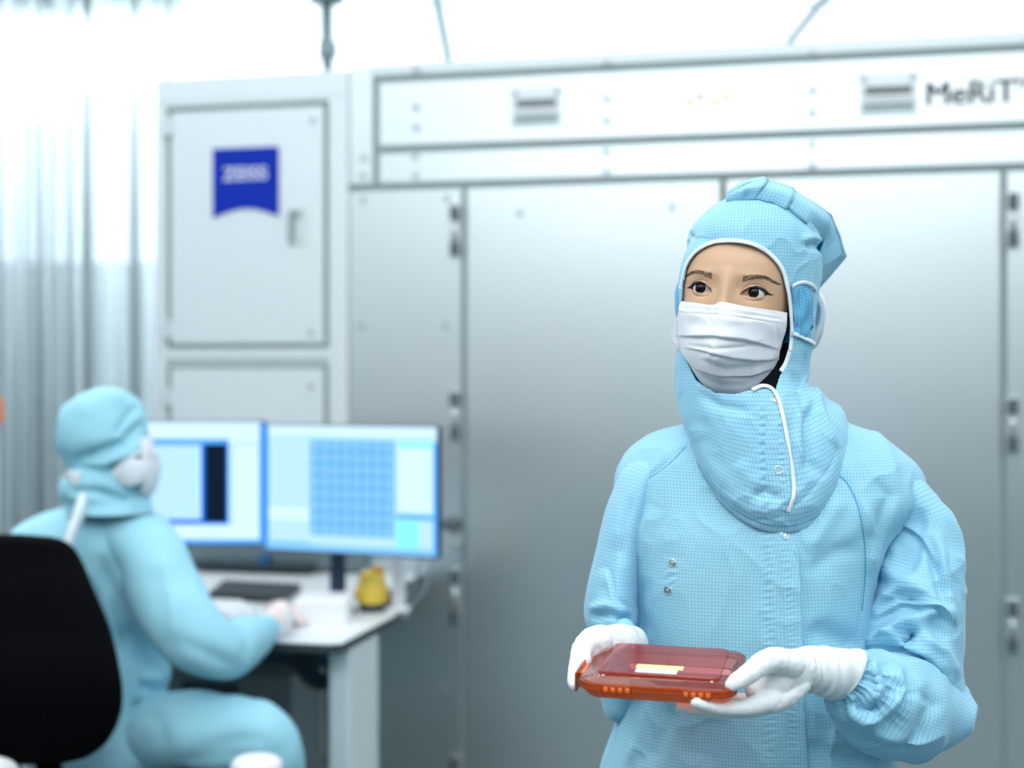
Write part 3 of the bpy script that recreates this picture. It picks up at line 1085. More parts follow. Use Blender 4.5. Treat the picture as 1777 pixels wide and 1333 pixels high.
YS = 3.30
px_m = F / YS
chx = W(60, 1100, 3.05)
ch = thing('office_chair', (chx.x, 3.15, 0), 'black upholstered office chair under the seated worker', 'chair')
bk = lump([(928, -70, 40, .012, .012, .06), (931, -90, 78, .03, .03, .06), (940, -112, 112, .036, .036, .055), (965, -135, 136, .04, .04, .05), (1020, -165, 160, .042, .045, .02), (1090, -185, 189, .045, .05, 0), (1150, -195, 204, .05, .052, -.02),
           (1200, -198, 211, .05, .055, -.02), (1245, -195, 207, .05, .055, 0), (1290, -180, 184, .045, .05, .02), (1315, -160, 150, .035, .04, .03), (1326, -120, 110, .012, .012, .03)], 3.0, 64, 8, 2.6)
bkm = MB().grid(bk).build('backrest', M['chair'], ch, smooth=True)
st_z = 0.50
c0 = W(190, 1330, 3.25)
G = lump([(1318, 60, 330, .18, .18, 0), (1324, 20, 372, .24, .24, 0), (1340, 10, 384, .26, .26, 0), (1372, 12, 382, .26, .26, 0), (1384, 40, 350, .22, .22, 0)], 3.32, 64, 6, 3.2)
MB().grid(G).build('seat', M['chair'], ch, smooth=True)
cxx = W(190, 1350, 3.32).x
MB().cyl((cxx, 3.32, 0.09), (cxx, 3.32, 0.44), 0.028, 24).build('column', M['chrome'], ch, smooth=False)
MB().grid(tubegrid([(W(40, 1300, 3.1).x, 3.10, .56, .022, .012), (W(60, 1370, 3.1).x, 3.14, .44, .022, .012), (cxx, 3.30, .43, .03, .012)], 16)).build('back_bar', M['chrome'], ch, smooth=True)
for k in range(5):
    a_ = k * 2 * math.pi / 5 + .3
    ex, ey = math.cos(a_), math.sin(a_)
    l = MB().cyl((cxx, 3.32, 0.11), (cxx + ex * .30, 3.32 + ey * .30, 0.075), 0.022, 16, 0.014).build('leg', M['chrome'], ch)
    wx, wy = cxx + ex * .30, 3.32 + ey * .30
    MB().cyl((wx - ey * .012, wy + ex * .012, .0305), (wx + ey * .012, wy - ex * .012, .0305), .03, 20).build('castor', M['bezel'], l, .003)
# a pale armrest pad at the lower left
G = tubegrid(wpath([(-60, 1345, 2.78, 22, .03), (-20, 1338, 2.80, 24, .03), (10, 1340, 2.84, 20, .03)]), 20)
ar = MB().grid(G).build('armrest', M['label_w'], ch, smooth=True)
G = tubegrid(wpath([(-30, 1350, 2.80, 9, .012), (-20, 1400, 2.88, 9, .012)]) + [(cxx - .15, 3.22, .45, .012, .012)], 14)
MB().grid(G).build('armrest_support', M['chrome'], ch, smooth=True)


def bodymesh(name, tubes, grids, m, loc, mats=None, fm=None):
    b = MB()
    for t_ in tubes:
        b.grid(tubegrid(t_, 20, 4))
    for g_ in grids:
        b.grid(g_)
    return mk(name, b.v, b.f, m, None, True, loc=loc)


# body under the clothes: head with a face in profile, trunk, arms and legs
hd = lump([(684, 150, 205, .02, .02), (692, 128, 226, .06, .06), (715, 112, 244, .085, .085), (745, 108, 254, .095, .09), (775, 112, 262, .09, .085), (800, 122, 262, .085, .08),
           (812, 128, 268, .083, .08), (830, 136, 262, .075, .07), (852, 146, 258, .06, .06), (868, 165, 248, .05, .05), (880, 165, 215, .05, .05), (905, 155, 215, .05, .05)], YS + .02, 48, 6, 2.2)
w_ = lambda rows: wpath(rows)
seated_body = bodymesh('person', [
    w_([(185, 880, 3.33, 28, .045), (175, 930, 3.36, 60, .08), (178, 1010, 3.37, 62, .09), (190, 1110, 3.38, 55, .09), (205, 1200, 3.38, 55, .10), (215, 1260, 3.38, 55, .10)]),
    w_([(235, 960, 3.28, 34), (300, 1040, 3.20, 32), (365, 1115, 3.16, 28), (420, 1104, 3.34, 20), (462, 1086, 3.52, 13), (490, 1080, 3.62, 12)]),
    w_([(110, 945, 3.42, 34), (150, 1040, 3.55, 30), (240, 1100, 3.55, 24), (320, 1062, 3.60, 14)]),
    w_([(225, 1255, 3.33, 50), (350, 1262, 3.28, 48), (470, 1270, 3.24, 40), (480, 1400, 3.30, 32), (478, 1570, 3.38, 22), (482, 1640, 3.38, 20)]),
    w_([(200, 1260, 3.45, 50), (300, 1290, 3.58, 46), (390, 1300, 3.7, 38), (398, 1400, 3.72, 30), (400, 1500, 3.72, 20), (404, 1560, 3.72, 18)])],
    [hd], M['skin_far'], (W(200, 1300, 3.35).x, 3.35, 0))
tag(seated_body, 'seated person in pale blue cleanroom suit facing the monitors from a black chair', 'person')
sp_ = seated_body
# coverall: trunk, sleeves, trousers
G = lump([(868, 140, 250, .07, .07), (882, 112, 262, .09, .09), (900, 58, 282, .12, .11), (920, 24, 300, .14, .12), (950, 20, 306, .15, .13), (1000, 48, 290, .15, .13), (1060, 70, 282, .15, .13),
          (1120, 90, 282, .15, .14), (1170, 110, 290, .16, .14), (1198, 120, 288, .16, .14), (1230, 128, 282, .17, .15), (1280, 120, 300, .18, .16), (1320, 120, 300, .16, .15), (1335, 150, 270, .08, .08)], YS + .06, 120, 10, 2.2)
G = fold(G, [([(170, 960), (200, 1040), (240, 1130)], 14, 22, 'v'), ([(150, 1000), (185, 1090), (235, 1160)], 12, 20, 'v'), ([(135, 1040), (170, 1130), (215, 1190)], 9, 10, 'r'),
             ([(200, 980), (225, 1060), (262, 1120)], 10, 10, 'r'), ([(225, 1085), (262, 1150), (280, 1180)], 18, 26, 'v'), ([(240, 1190), (282, 1196)], 12, 22, 'v'), ([(225, 1215), (260, 1240), (270, 1290)], 12, 18, 'v')])
G = wrinkle(G, 14, .006, 3)
cv = grid_obj('coverall', G, M['fabric_far'], sp_)
strip('badge', [surf(G, x, y, .003)[0] for x, y in ((139, 988), (142, 1003), (145, 1020))], .022, .004, M['logo'], cv)
G = tubegrid(wpath([(215, 925, 3.30, 46, .07), (262, 962, 3.25, 56, .08), (290, 1030, 3.20, 62, .08), (325, 1092, 3.16, 62, .075), (372, 1126, 3.18, 52, .07), (415, 1120, 3.30, 48, .06), (446, 1104, 3.42, 38, .045), (464, 1092, 3.50, 26, .03)]), 48, 10)
G = fold(G, [([(300, 1110), (350, 1130), (420, 1165)], 12, 8, 'v'), ([(410, 1080), (430, 1110), (425, 1150)], 8, 6, 'v'), ([(280, 960), (300, 1040), (300, 1120)], 12, 8, 'r')])
G = wrinkle(G, 18, .004, 5)
grid_obj('sleeve', G, M['fabric_far'], cv)
G = tubegrid(wpath([(130, 925, 3.40, 44, .07), (120, 980, 3.50, 50, .07), (160, 1060, 3.58, 46, .06), (250, 1100, 3.6, 40, .05), (330, 1062, 3.62, 20, .025)]), 40, 8)
grid_obj('sleeve', wrinkle(G, 16, .004, 6), M['fabric_far'], cv)
G = tubegrid(wpath([(215, 1262, 3.33, 62, .10), (290, 1268, 3.28, 66, .10), (380, 1272, 3.24, 66, .09), (440, 1276, 3.22, 62, .085), (474, 1292, 3.23, 48, .08), (484, 1350, 3.26, 42, .07), (484, 1450, 3.31, 40, .06), (482, 1590, 3.37, 30, .05)]), 48, 10)
G = fold(G, [([(330, 1300), (400, 1290), (470, 1275)], 12, 8, 'v'), ([(250, 1230), (280, 1260), (285, 1300)], 10, 8, 'v'), ([(450, 1330), (500, 1300)], 10, 6, 'v'), ([(300, 1320), (390, 1310), (450, 1318)], 9, 8, 'v')])
G = wrinkle(G, 16, .006, 7)
tr = grid_obj('trouser_leg', G, M['fabric_far'], cv)
G = tubegrid(wpath([(200, 1270, 3.45, 60, .10), (300, 1310, 3.58, 58, .09), (385, 1330, 3.7, 48, .08), (398, 1400, 3.72, 36, .06), (402, 1510, 3.72, 28, .05)]), 40, 8)
grid_obj('trouser_leg', wrinkle(G, 16, .006, 8), M['fabric_far'], cv)
# boots on the floor
for (bx_, by_, bz_) in ((W(486, 1300, 3.36).x, 3.36, 0), (W(404, 1300, 3.72).x, 3.72, 0)):
    G = tubegrid([(bx_ - .03, by_, .22, .05, .055), (bx_ - .03, by_, .10, .045, .05), (bx_ + .0, by_ - .01, .05, .045, .045), (bx_ + .10, by_ - .02, .04, .035, .04), (bx_ + .17, by_ - .02, .03, .03, .04)], 24, ref=(0, 1, 0))
    G[..., 2] = np.maximum(G[..., 2], 0.001)
    grid_obj('boot', G, M['tape'], sp_)
# hood: round cap with a rolled fold above the neck cloth
G = lump([(674, 178, 204, .012, .012), (677, 160, 216, .04, .04), (686, 137, 230, .072, .07), (704, 115, 243, .095, .09), (728, 103, 252, .110, .103), (755, 100, 256, .115, .105), (780, 105, 256, .11, .10),
          (800, 116, 250, .10, .095), (812, 124, 246, .095, .09), (822, 118, 248, .10, .09), (838, 108, 252, .105, .095), (856, 104, 255, .105, .095), (872, 112, 262, .10, .095), (888, 120, 265, .11, .10)], YS, 110, 10, 2.1)
G = fold(G, [([(122, 806), (160, 790), (215, 770), (252, 728)], 9, 20, 'v'), ([(125, 818), (175, 808), (225, 785), (254, 760)], 9, 12, 'r'), ([(120, 812), (180, 815), (240, 800)], 7, 14, 'v'),
             ([(118, 856), (160, 852), (215, 868), (250, 856)], 8, 14, 'v'), ([(200, 758), (240, 700)], 8, 10, 'v'), ([(130, 720), (180, 690), (225, 695)], 14, 6, 'r')])
G = wrinkle(G, 22, .004, 9)
gx, gy = proj(G)
n_ = gnormals(G)
hood2 = grid_obj('hood', G, M['fabric_far'], sp_)
HG2 = G
# white mask at the face side, ear mesh, neck tie
G = tubegrid(wpath([(256, 776, 3.29, 9, .05), (260, 800, 3.29, 13, .055), (261, 830, 3.29, 13, .055), (256, 852, 3.30, 10, .04), (250, 866, 3.30, 5, .02)]), 28, 8)
grid_obj('face_mask', wrinkle(G, 40, .003, 2), M['mask'], sp_)
G = tubegrid(wpath([(198, 830, 3.228, 12, .006), (214, 824, 3.218, 22, .009), (232, 818, 3.222, 25, .010), (246, 814, 3.236, 18, .010)]), 28, 8)
ear = grid_obj('ear_panel', G, mat('ear_mesh', (0.64, 0.70, 0.76, 1), 0.8), hood2)
strip('tie', [surf(HG2, x, y, .004)[0] for x, y in ((196, 828), (212, 798), (236, 786), (254, 778))], .008, .004, M['tape'], hood2)
strip('tie', [surf(HG2, x, y, .004)[0] for x, y in ((112, 838), (124, 830), (140, 832))], .03, .006, M['tape'], hood2)
G = tubegrid(wpath([(148, 862, 3.22, 9, .02), (140, 885, 3.19, 10, .025), (128, 915, 3.165, 9, .02), (118, 945, 3.15, 8, .02)]), 20, 8)
grid_obj('back_tie', G, M['tape'], cv)
# gloved right hand resting on the paper
h0 = DXY(500, 1075)


def fingertube(rows, n=14, sub=5):
    return tubegrid(rows, n, sub, ref=(0, 0, 1))


def hand_obj(name, tubes, m, parent, vox=.0017, smooth=6, label=None):
    b = MB()
    for t_ in tubes:
        vs, fs = gridfaces(t_, True)
        R_, N_ = t_.shape[:2]
        fs.append(tuple(range(N_))[::-1])
        fs.append(tuple(range((R_ - 1) * N_, R_ * N_)))
        b.add(vs, fs)
    o = b.build(name, m, parent, smooth=True)
    r = o.modifiers.new('remesh', 'REMESH')
    r.mode = 'VOXEL'
    r.voxel_size = vox
    r.use_smooth_shade = True
    s = o.modifiers.new('smooth', 'SMOOTH')
    s.factor = .5
    s.iterations = smooth
    tx = bpy.data.textures.new('glove_wrinkle', 'CLOUDS')
    tx.noise_scale = .016
    tx.noise_depth = 2
    d = o.modifiers.new('wrinkle', 'DISPLACE')
    d.texture = tx
    d.strength = .0030
    d.mid_level = .5
    return o


wr = W(456, 1086, 3.50)
kn = Vector((h0.x - .015, h0.y - .10, DZ + .035))
tubes = [tubegrid([(wr.x, wr.y, wr.z, .028, .028), (wr.x + .04, wr.y + .03, DZ + .06, .026, .028), (kn.x, kn.y, kn.z + .004, .034, .024), (kn.x + .02, kn.y + .0, kn.z, .034, .018)], 20, 6, ref=(0, 0, 1))]
for k, (oy, l) in enumerate(((-.032, .062), (-.011, .070), (.011, .066), (.032, .052))):
    x0, y0 = kn.x + .01, kn.y + oy
    tubes.append(fingertube([(x0, y0, kn.z + .004, .0095, .0095), (x0 + l * .5, y0 - .006, kn.z + .004, .009, .009), (x0 + l, y0 - .012, DZ + .0135, .0075, .0075)]))
tubes.append(fingertube([(wr.x + .045, wr.y - .0, DZ + .05, .012, .012), (kn.x - .01, kn.y - .055, DZ + .03, .011, .011), (kn.x + .03, kn.y - .06, DZ + .016, .0085, .0085)]))
hand_obj('glove', tubes, mat('thin_glove', (0.80, 0.66, 0.64, 1), 0.5), sp_, .003, 4)
G = tubegrid([(wr.x - .02, wr.y - .01, wr.z, .030, .030), (wr.x + .02, wr.y + .012, wr.z - .005, .031, .031), (wr.x + .05, wr.y + .035, DZ + .06, .030, .031)], 24, 6, caps=(False, False), ref=(0, 0, 1))
grid_obj('glove_cuff', G, M['glove'], sp_, solid=.002)
# far hand
wl_ = W(330, 1062, 3.62)
tubes = [tubegrid([(wl_.x - .01, wl_.y, wl_.z, .024, .024), (wl_.x + .05, wl_.y + .03, DZ + .05, .032, .02)], 18, 6, ref=(0, 0, 1))]
for k in range(4):
    tubes.append(fingertube([(wl_.x + .05, wl_.y + .03 + (k - 1.5) * .018, DZ + .05, .009, .009), (wl_.x + .085, wl_.y + .03 + (k - 1.5) * .019, DZ + .048, .0085, .0085), (wl_.x + .11 + .006 * math.sin(k * 1.2), wl_.y + .03 + (k - 1.5) * .02, DZ + .036, .0075, .0075)]))
tubes.append(fingertube([(wl_.x + .02, wl_.y, DZ + .05, .011, .011), (wl_.x + .06, wl_.y - .03, DZ + .04, .009, .009)]))
hand_obj('glove', tubes, M['glove'], sp_, .003, 4)
# white rounded stool top beside the knee
sx_ = W(445, 1330, 3.0)
t = thing('stool', (sx_.x, 3.0, 0), 'round white stool top showing below the seated worker\'s knee', 'stool')
zt = W(445, 1314, 3.0).z
MB().cyl((sx_.x, 3.0, zt - .06), (sx_.x, 3.0, zt), 0.055, 48).build('stool_top', M['label_w'], t, .022, seg=5)
MB().cyl((sx_.x, 3.0, .02), (sx_.x, 3.0, zt - .06), .018, 20).build('stem', M['chrome'], t)
MB().cyl((sx_.x, 3.0, .0), (sx_.x, 3.0, .02), .12, 40).build('base', M['chrome'], t, .004)

# ------------------------------------------------------------------ the standing worker
YAW, ROLL = math.radians(20), math.radians(6)
FWD = np.array([-math.sin(YAW), -math.cos(YAW), 0.0])
RGT = np.array([math.cos(YAW), -math.sin(YAW), 0.0])
HO = np.array([0.293, 1.835, 1.5005])


def head_w(l, f, z):
    """head-local (side, forward, up) -> world"""
    l2 = l * math.cos(ROLL) + z * math.sin(ROLL)
    z2 = z * math.cos(ROLL) - l * math.sin(ROLL)
    return HO + np.multiply.outer(l2, RGT) + np.multiply.outer(f, FWD) + np.multiply.outer(z2, np.array([0, 0, 1.0]))


# rows: z, half width, front, back
HEAD = [(-.120, .018, .050, .0), (-.116, .030, .066, .01), (-.105, .042, .076, .03), (-.08, .056, .0825, .05), (-.05, .065, .086, .065), (-.02, .0705, .0865, .08), (.01, .0735, .0870, .092),
        (.035, .0715, .0850, .097), (.055, .066, .078, .095), (.075, .058, .067, .088), (.095, .047, .052, .074), (.108, .034, .036, .055), (.117, .016, .018, .03), (.119, .003, .004, .006)]
EYE = 0.0335


def lids(x):
    """upper and lower lid heights for x measured from the eye centre towards the temple"""
    u = np.interp(x, [-.0165, -.0145, -.011, -.006, 0, .005, .010, .0145, .0165], [-.0042, -.0022, .0022, .0058, .0069, .0064, .0045, .0012, -.0006])
    d = np.interp(x, [-.0165, -.0145, -.011, -.006, 0, .005, .010, .0145, .0165], [-.0042, -.0044, -.0050, -.0058, -.0062, -.0058, -.0044, -.0016, -.0006])
    return u, d


def feat(l, z):
    g = lambda a, b, sa, sb: np.exp(-((l - a) / sa) ** 2 - ((z - b) / sb) ** 2)
    D = 0
    for s in (-1, 1):
        D = D - .0040 * g(s * .034, .001, .018, .013)
        D = D + .0016 * g(s * .030, .020, .016, .006)
        D = D + .0025 * g(s * .040, -.032, .018, .014)
        D = D - .0015 * g(s * .014, .004, .005, .009)
    D = D + .0085 * np.exp(-(l / .0085) ** 2) * np.clip(np.interp(z, [-.06, -.048, -.035, -.01, .012, .03], [0, 1.9, 2.1, 1.0, .45, 0]), 0, 9)
    D = D + .0065 * g(-.010, -.045, .006, .006) + .0065 * g(.010, -.045, .006, .006)
    D = D + .004 * g(0, -.072, .018, .005) + .0045 * g(0, -.081, .016, .005) - .002 * g(0, -.0765, .017, .0015)
    D = D + .004 * g(0, -.105, .014, .010)
    return D


nz_, na_ = 330, 520
zz = np.concatenate([np.linspace(-.120, -.025, 70), np.linspace(-.024, .030, 150), np.linspace(.032, .119, 80)])
Q = interp(HEAD, zz)
aa = np.concatenate([np.linspace(-1.15, 1.15, 380, endpoint=False), np.linspace(1.15, 2 * np.pi - 1.15, 90, endpoint=False)])
HL = np.zeros((len(zz), len(aa), 3))
for i, (z, q) in enumerate(zip(zz, Q)):
    s, c = np.sin(aa), np.cos(aa)
    l = q[0] * np.sign(s) * np.abs(s) ** (2 / 2.25)
    f = np.where(c > 0, q[1], q[2]) * np.sign(c) * np.abs(c) ** (2 / 2.25)
    HL[i, :, 0], HL[i, :, 1], HL[i, :, 2] = l, f, z
fr = np.clip(HL[..., 1] / .05, 0, 1)
HL[..., 1] += feat(HL[..., 0], HL[..., 2]) * fr
# eyeballs sit under the lid skin
def fsurf(l, z):
    q = interp(HEAD, [z])[0]
    s = min(abs(l) / q[0], 1) ** (2.25 / 2)
    return q[1] * math.cos(math.asin(s)) ** (2 / 2.25) + float(feat(np.array(l), np.array(z)))


ER = .0122
eyes = {}
for s in (-1, 1):
    fc = fsurf(s * EYE, 0) - ER + .0012
    eyes[s] = (s * EYE, fc, 0.0003)
    dl, dz_ = HL[..., 0] - s * EYE, HL[..., 2] - 0.0003
    r2 = dl ** 2 + dz_ ** 2
    lidr = ER + .0013
    ball = fc + np.sqrt(np.maximum(lidr ** 2 - r2, 0))
    k = .0016
    on = (r2 < lidr ** 2) & (HL[..., 1] > .03)
    f = HL[..., 1]
    mx = np.where(on, k * np.logaddexp(f / k, ball / k), f)
    w_e = np.clip((lidr - np.sqrt(r2)) / .004, 0, 1)
    HL[..., 1] = f * (1 - w_e) + mx * w_e
    x = dl * s
    up, dn = lids(x)
    d = np.minimum(up - dz_, dz_ - dn)
    d = np.where(np.abs(x) > .0164, -1, d)
    push = np.clip((d + .0002) / .0009, 0, 1)
    push = push * push * (3 - 2 * push)
    HL[..., 1] -= np.where(HL[..., 1] > .03, push * .0065, 0)
    # lid crease above the eye, soft bag below
    cre = np.exp(-((dz_ - up - .0032) / .0008) ** 2) * np.clip(1 - (np.abs(x) / .017) ** 4, 0, 1)
    bag = np.exp(-((dz_ - dn + .0045) / .0012) ** 2) * np.clip(1 - (np.abs(x) / .013) ** 2, 0, 1)
    HL[..., 1] -= np.where(HL[..., 1] > .03, cre * .0007 + bag * .0008, 0)
# ears (hidden by the hood)
HW = head_w(HL[..., 0], HL[..., 1], HL[..., 2])
YT = 1.90
body_tubes = [
    wpath([(1300, 560, 1.86, 60, .05), (1308, 700, 1.87, 62, .05), (1315, 760, 1.88, 110, .06), (1320, 860, YT, 150, .075), (1318, 1000, YT, 145, .085), (1310, 1150, YT, 140, .085), (1305, 1333, YT, 165, .095), (1305, 1420, YT, 170, .10)]),
    wpath([(1185, 800, YT, 30), (1120, 860, YT, 30), (1080, 1000, YT - .01, 28), (1072, 1150, YT - .01, 26), (1078, 1160, 1.84, 24), (1084, 1112, 1.76, 20)]),
    wpath([(1450, 810, YT, 34), (1545, 870, 1.88, 34), (1585, 1050, 1.87, 32), (1598, 1180, 1.86, 30), (1560, 1210, 1.78, 28), (1480, 1168, 1.68, 22)]),
    wpath([(1245, 1400, YT, 78, .085), (1240, 1700, YT, 60), (1235, 1900, YT + .01, 48), (1232, 2200, YT + .02, 44), (1232, 2420, YT + .03, 36)]),
    wpath([(1375, 1400, YT, 78, .085), (1380, 1700, YT, 60), (1385, 1900, YT + .01, 48), (1390, 2200, YT + .02, 44), (1390, 2420, YT + .03, 36)])]
bl = (W(1310, 1333, YT).x, YT, 0)
woman = bodymesh('person', body_tubes, [HW], M['skin'], bl)
tag(woman, 'standing person in blue gridded cleanroom coverall and white mask holding an orange case', 'person')

# eyeballs looking a little past the camera
gaze = math.radians(25)
gz = np.array([-math.sin(gaze), -math.cos(gaze), 0.03])
gz /= np.linalg.norm(gz)
e1 = np.cross(gz, [0, 0, 1.0]); e1 /= np.linalg.norm(e1)
e2 = np.cross(e1, gz)
for s in (-1, 1):
    l, f, z = eyes[s]
    C0 = head_w(np.array(l), np.array(f), np.array(z))
    rings = [0.0, .10, .19, .26, .30, .40, .50, .585, .60, .62, .7, .85, 1.0, 1.2, 1.5, 1.9, 2.3, 2.8, 3.1]
    vs, fs, fm = [], [], []
    n = 48
    for t_ in rings:
        R_ = ER
        if t_ < .60: R_ = ER + .0008 * math.cos(t_ / .60 * math.pi / 2)
        for j in range(n):
            k = 2 * math.pi * j / n
            vs.append(C0 + (gz * math.cos(t_) + (e1 * math.cos(k) + e2 * math.sin(k)) * math.sin(t_)) * R_)
    for i in range(len(rings) - 1):
        for j in range(n):
            k = (j + 1) % n
            fs.append((i * n + j, i * n + k, (i + 1) * n + k, (i + 1) * n + j))
            fm.append(0 if rings[i] < .25 else (1 if rings[i] < .59 else 2))
    mk('eyeball', vs, fs, None, woman, True, mats=[M['pupil'], M['iris'], M['sclera']], fmat=fm)


def facepts(pts, lift):
    """(l,z) points laid on the sculpted face"""
    out, nr = [], []
    L_, Z_, F_ = HL[..., 0], HL[..., 2], HL[..., 1]
    m = F_ > .03
    for l, z in pts:
        d = np.where(m, (L_ - l) ** 2 + (Z_ - z) ** 2, 9)
        idx = np.argsort(d.ravel())[:6]
        f = F_.ravel()[idx].max()
        out.append(head_w(np.array(l), np.array(f + lift), np.array(z)))
        nr.append(FWD)
    return out, nr


def tapertube(pts, rad, n=8, sub=5):
    rows = [tuple(p) + (r, r) for p, r in zip(pts, rad)]
    return tubegrid(rows, n, sub, caps=(True, True))


def lidline(l, f, z0, s, x, zz_, lift):
    """point on the lid sphere"""
    rr = ER + .0013 + lift
    ff = f + math.sqrt(max(rr ** 2 - x ** 2 - zz_ ** 2, 1e-9)) if x ** 2 + zz_ ** 2 < rr ** 2 else f
    return l + s * x, ff, z0 + zz_


for s in (-1, 1):
    l, f, z0 = eyes[s]
    xs_ = [-.0150, -.0125, -.0095, -.006, -.002, .002, .006, .0095, .0125, .0150]
    up, dn = lids(np.array(xs_))
    pts, rad = [], []
    for x, u in zip(xs_, up):
        a_, b_, c_ = lidline(l, f, z0, s, x, u + .0005, .0004)
        if abs(x) > .011:
            b_ = max(b_, fsurf(l + s * x, z0 + u) - .0002)
        pts.append(head_w(np.array(a_), np.array(b_), np.array(c_)))
    rad = [.0007, .0010, .0012, .0013, .0015, .0017, .0018, .0019, .0018, .0014]
    # wing towards the temple
    for x, zz_, r in ((.0180, -.0002, .0010), (.0210, -.0002, .0004)):
        b_ = fsurf(l + s * x, z0 + zz_) + .0001
        pts.append(head_w(np.array(l + s * x), np.array(b_), np.array(z0 + zz_)))
        rad.append(r)
    MB().grid(tapertube(pts, rad)).build('eyeliner', M['black'], woman, smooth=True)
    pts, rad = [], []
    for x, u in zip(xs_, dn):
        a_, b_, c_ = lidline(l, f, z0, s, x, u - .0003, -.0006)
        if abs(x) > .0115:
            b_ = max(b_, fsurf(l + s * x, z0 + u) - .0004)
        pts.append(head_w(np.array(a_), np.array(b_), np.array(c_)))
        rad.append(.00055)
    MB().grid(tapertube(pts, rad)).build('lid_rim', M['lip'], woman, smooth=True)
    # eyebrow: many short hairs
    rnd = random.Random(5 + s)
    b = MB()
    for k in range(300):
        t_ = rnd.random()
        x = -.015 + .040 * t_
        zc = .0148 + .0052 * math.sin(min(t_ * 1.25, 1) * math.pi * .62) - .006 * max(t_ - .62, 0) / .38
        hw_ = .0046 * (1 - t_ * .70)
        zz_ = zc + rnd.uniform(-hw_, hw_) * .75
        ang = math.radians(72 - 78 * min(t_ * 1.5, 1)) + rnd.uniform(-.18, .18)
        ln = .0042
        P0 = (l + s * x, zz_)
        P1 = (l + s * (x + ln * math.cos(ang)), zz_ + ln * math.sin(ang) * .55)
        p0 = head_w(np.array(P0[0]), np.array(fsurf(*P0) + .0001), np.array(P0[1]))
        p1 = head_w(np.array(P1[0]), np.array(fsurf(*P1) + .0005), np.array(P1[1]))
        b.cyl(p0, p1, .00019, 4, .00005)
    b.build('eyebrow', M['brow'], woman)

# dark tube added at the throat; the gap's shade put into its colour
G = tubegrid(wpath([(1306, 600, 1.86, 62, .055), (1312, 680, 1.86, 66, .062), (1318, 730, 1.87, 90, .07)]), 40, 8, caps=(False, False))
MB().grid(G).build('throat_shade', M['inner'], woman, smooth=True)

# ---- coverall
YT0 = 1.875
cover = bpy.data.objects.new('coverall', None)   # replaced below by the trunk mesh
bpy.data.objects.remove(cover)
tr_rows = [(728, 1215, 1448, .055, .05), (740, 1185, 1480, .065, .06), (750, 1152, 1508, .075, .068), (762, 1126, 1532, .083, .075), (778, 1103, 1556, .092, .082), (800, 1086, 1580, .102, .09), (830, 1074, 1596, .112, .098),
           (870, 1074, 1590, .124, .105), (920, 1074, 1548, .134, .11), (980, 1083, 1520, .138, .11), (1050, 1094, 1508, .137, .11), (1120, 1100, 1504, .134, .11),
           (1200, 1090, 1506, .134, .112), (1333, 1050, 1554, .142, .12), (1450, 1032, 1570, .150, .125), (1560, 1040, 1560, .140, .12), (1600, 1060, 1540, .10, .09)]
rows = np.array(tr_rows, float)
ys = np.concatenate([np.linspace(728, 800, 40, endpoint=False), np.linspace(800, 1340, 250, endpoint=False), np.linspace(1340, 1600, 30)])
Q = interp(rows, ys)
nT = 340
# denser columns at the front
a0 = np.linspace(-np.pi, np.pi, nT, endpoint=False)
a = a0 - 0.45 * np.sin(a0)
TG = np.zeros((len(ys), nT, 3))
for i, (py, q) in enumerate(zip(ys, Q)):
    cx, w = (q[0] + q[1]) / 2, (q[1] - q[0]) / 2
    sa, ca = np.sin(a), np.cos(a)
    e = 2.25
    xo = w * np.sign(sa) * np.abs(sa) ** (2 / e)
    TG[i, :, 0] = (cx - CX + xo) / F * YT0
    TG[i, :, 1] = YT0 - np.where(ca > 0, q[2], q[3]) * np.sign(ca) * np.abs(ca) ** (2 / e) - xo / F * YT0 * math.tan(math.radians(5))
    TG[i, :, 2] = H + (HOR - py) / F * YT0
TG = wrinkle(TG, 11, .0035, 21, stretch=(1, 1, .55))
TG = wrinkle(TG, 12, .0022, 23, stretch=(1, 1, .5), ridged=True)
TG = wrinkle(TG, 30, .0009, 22, stretch=(1, 1, .7), ridged=True)
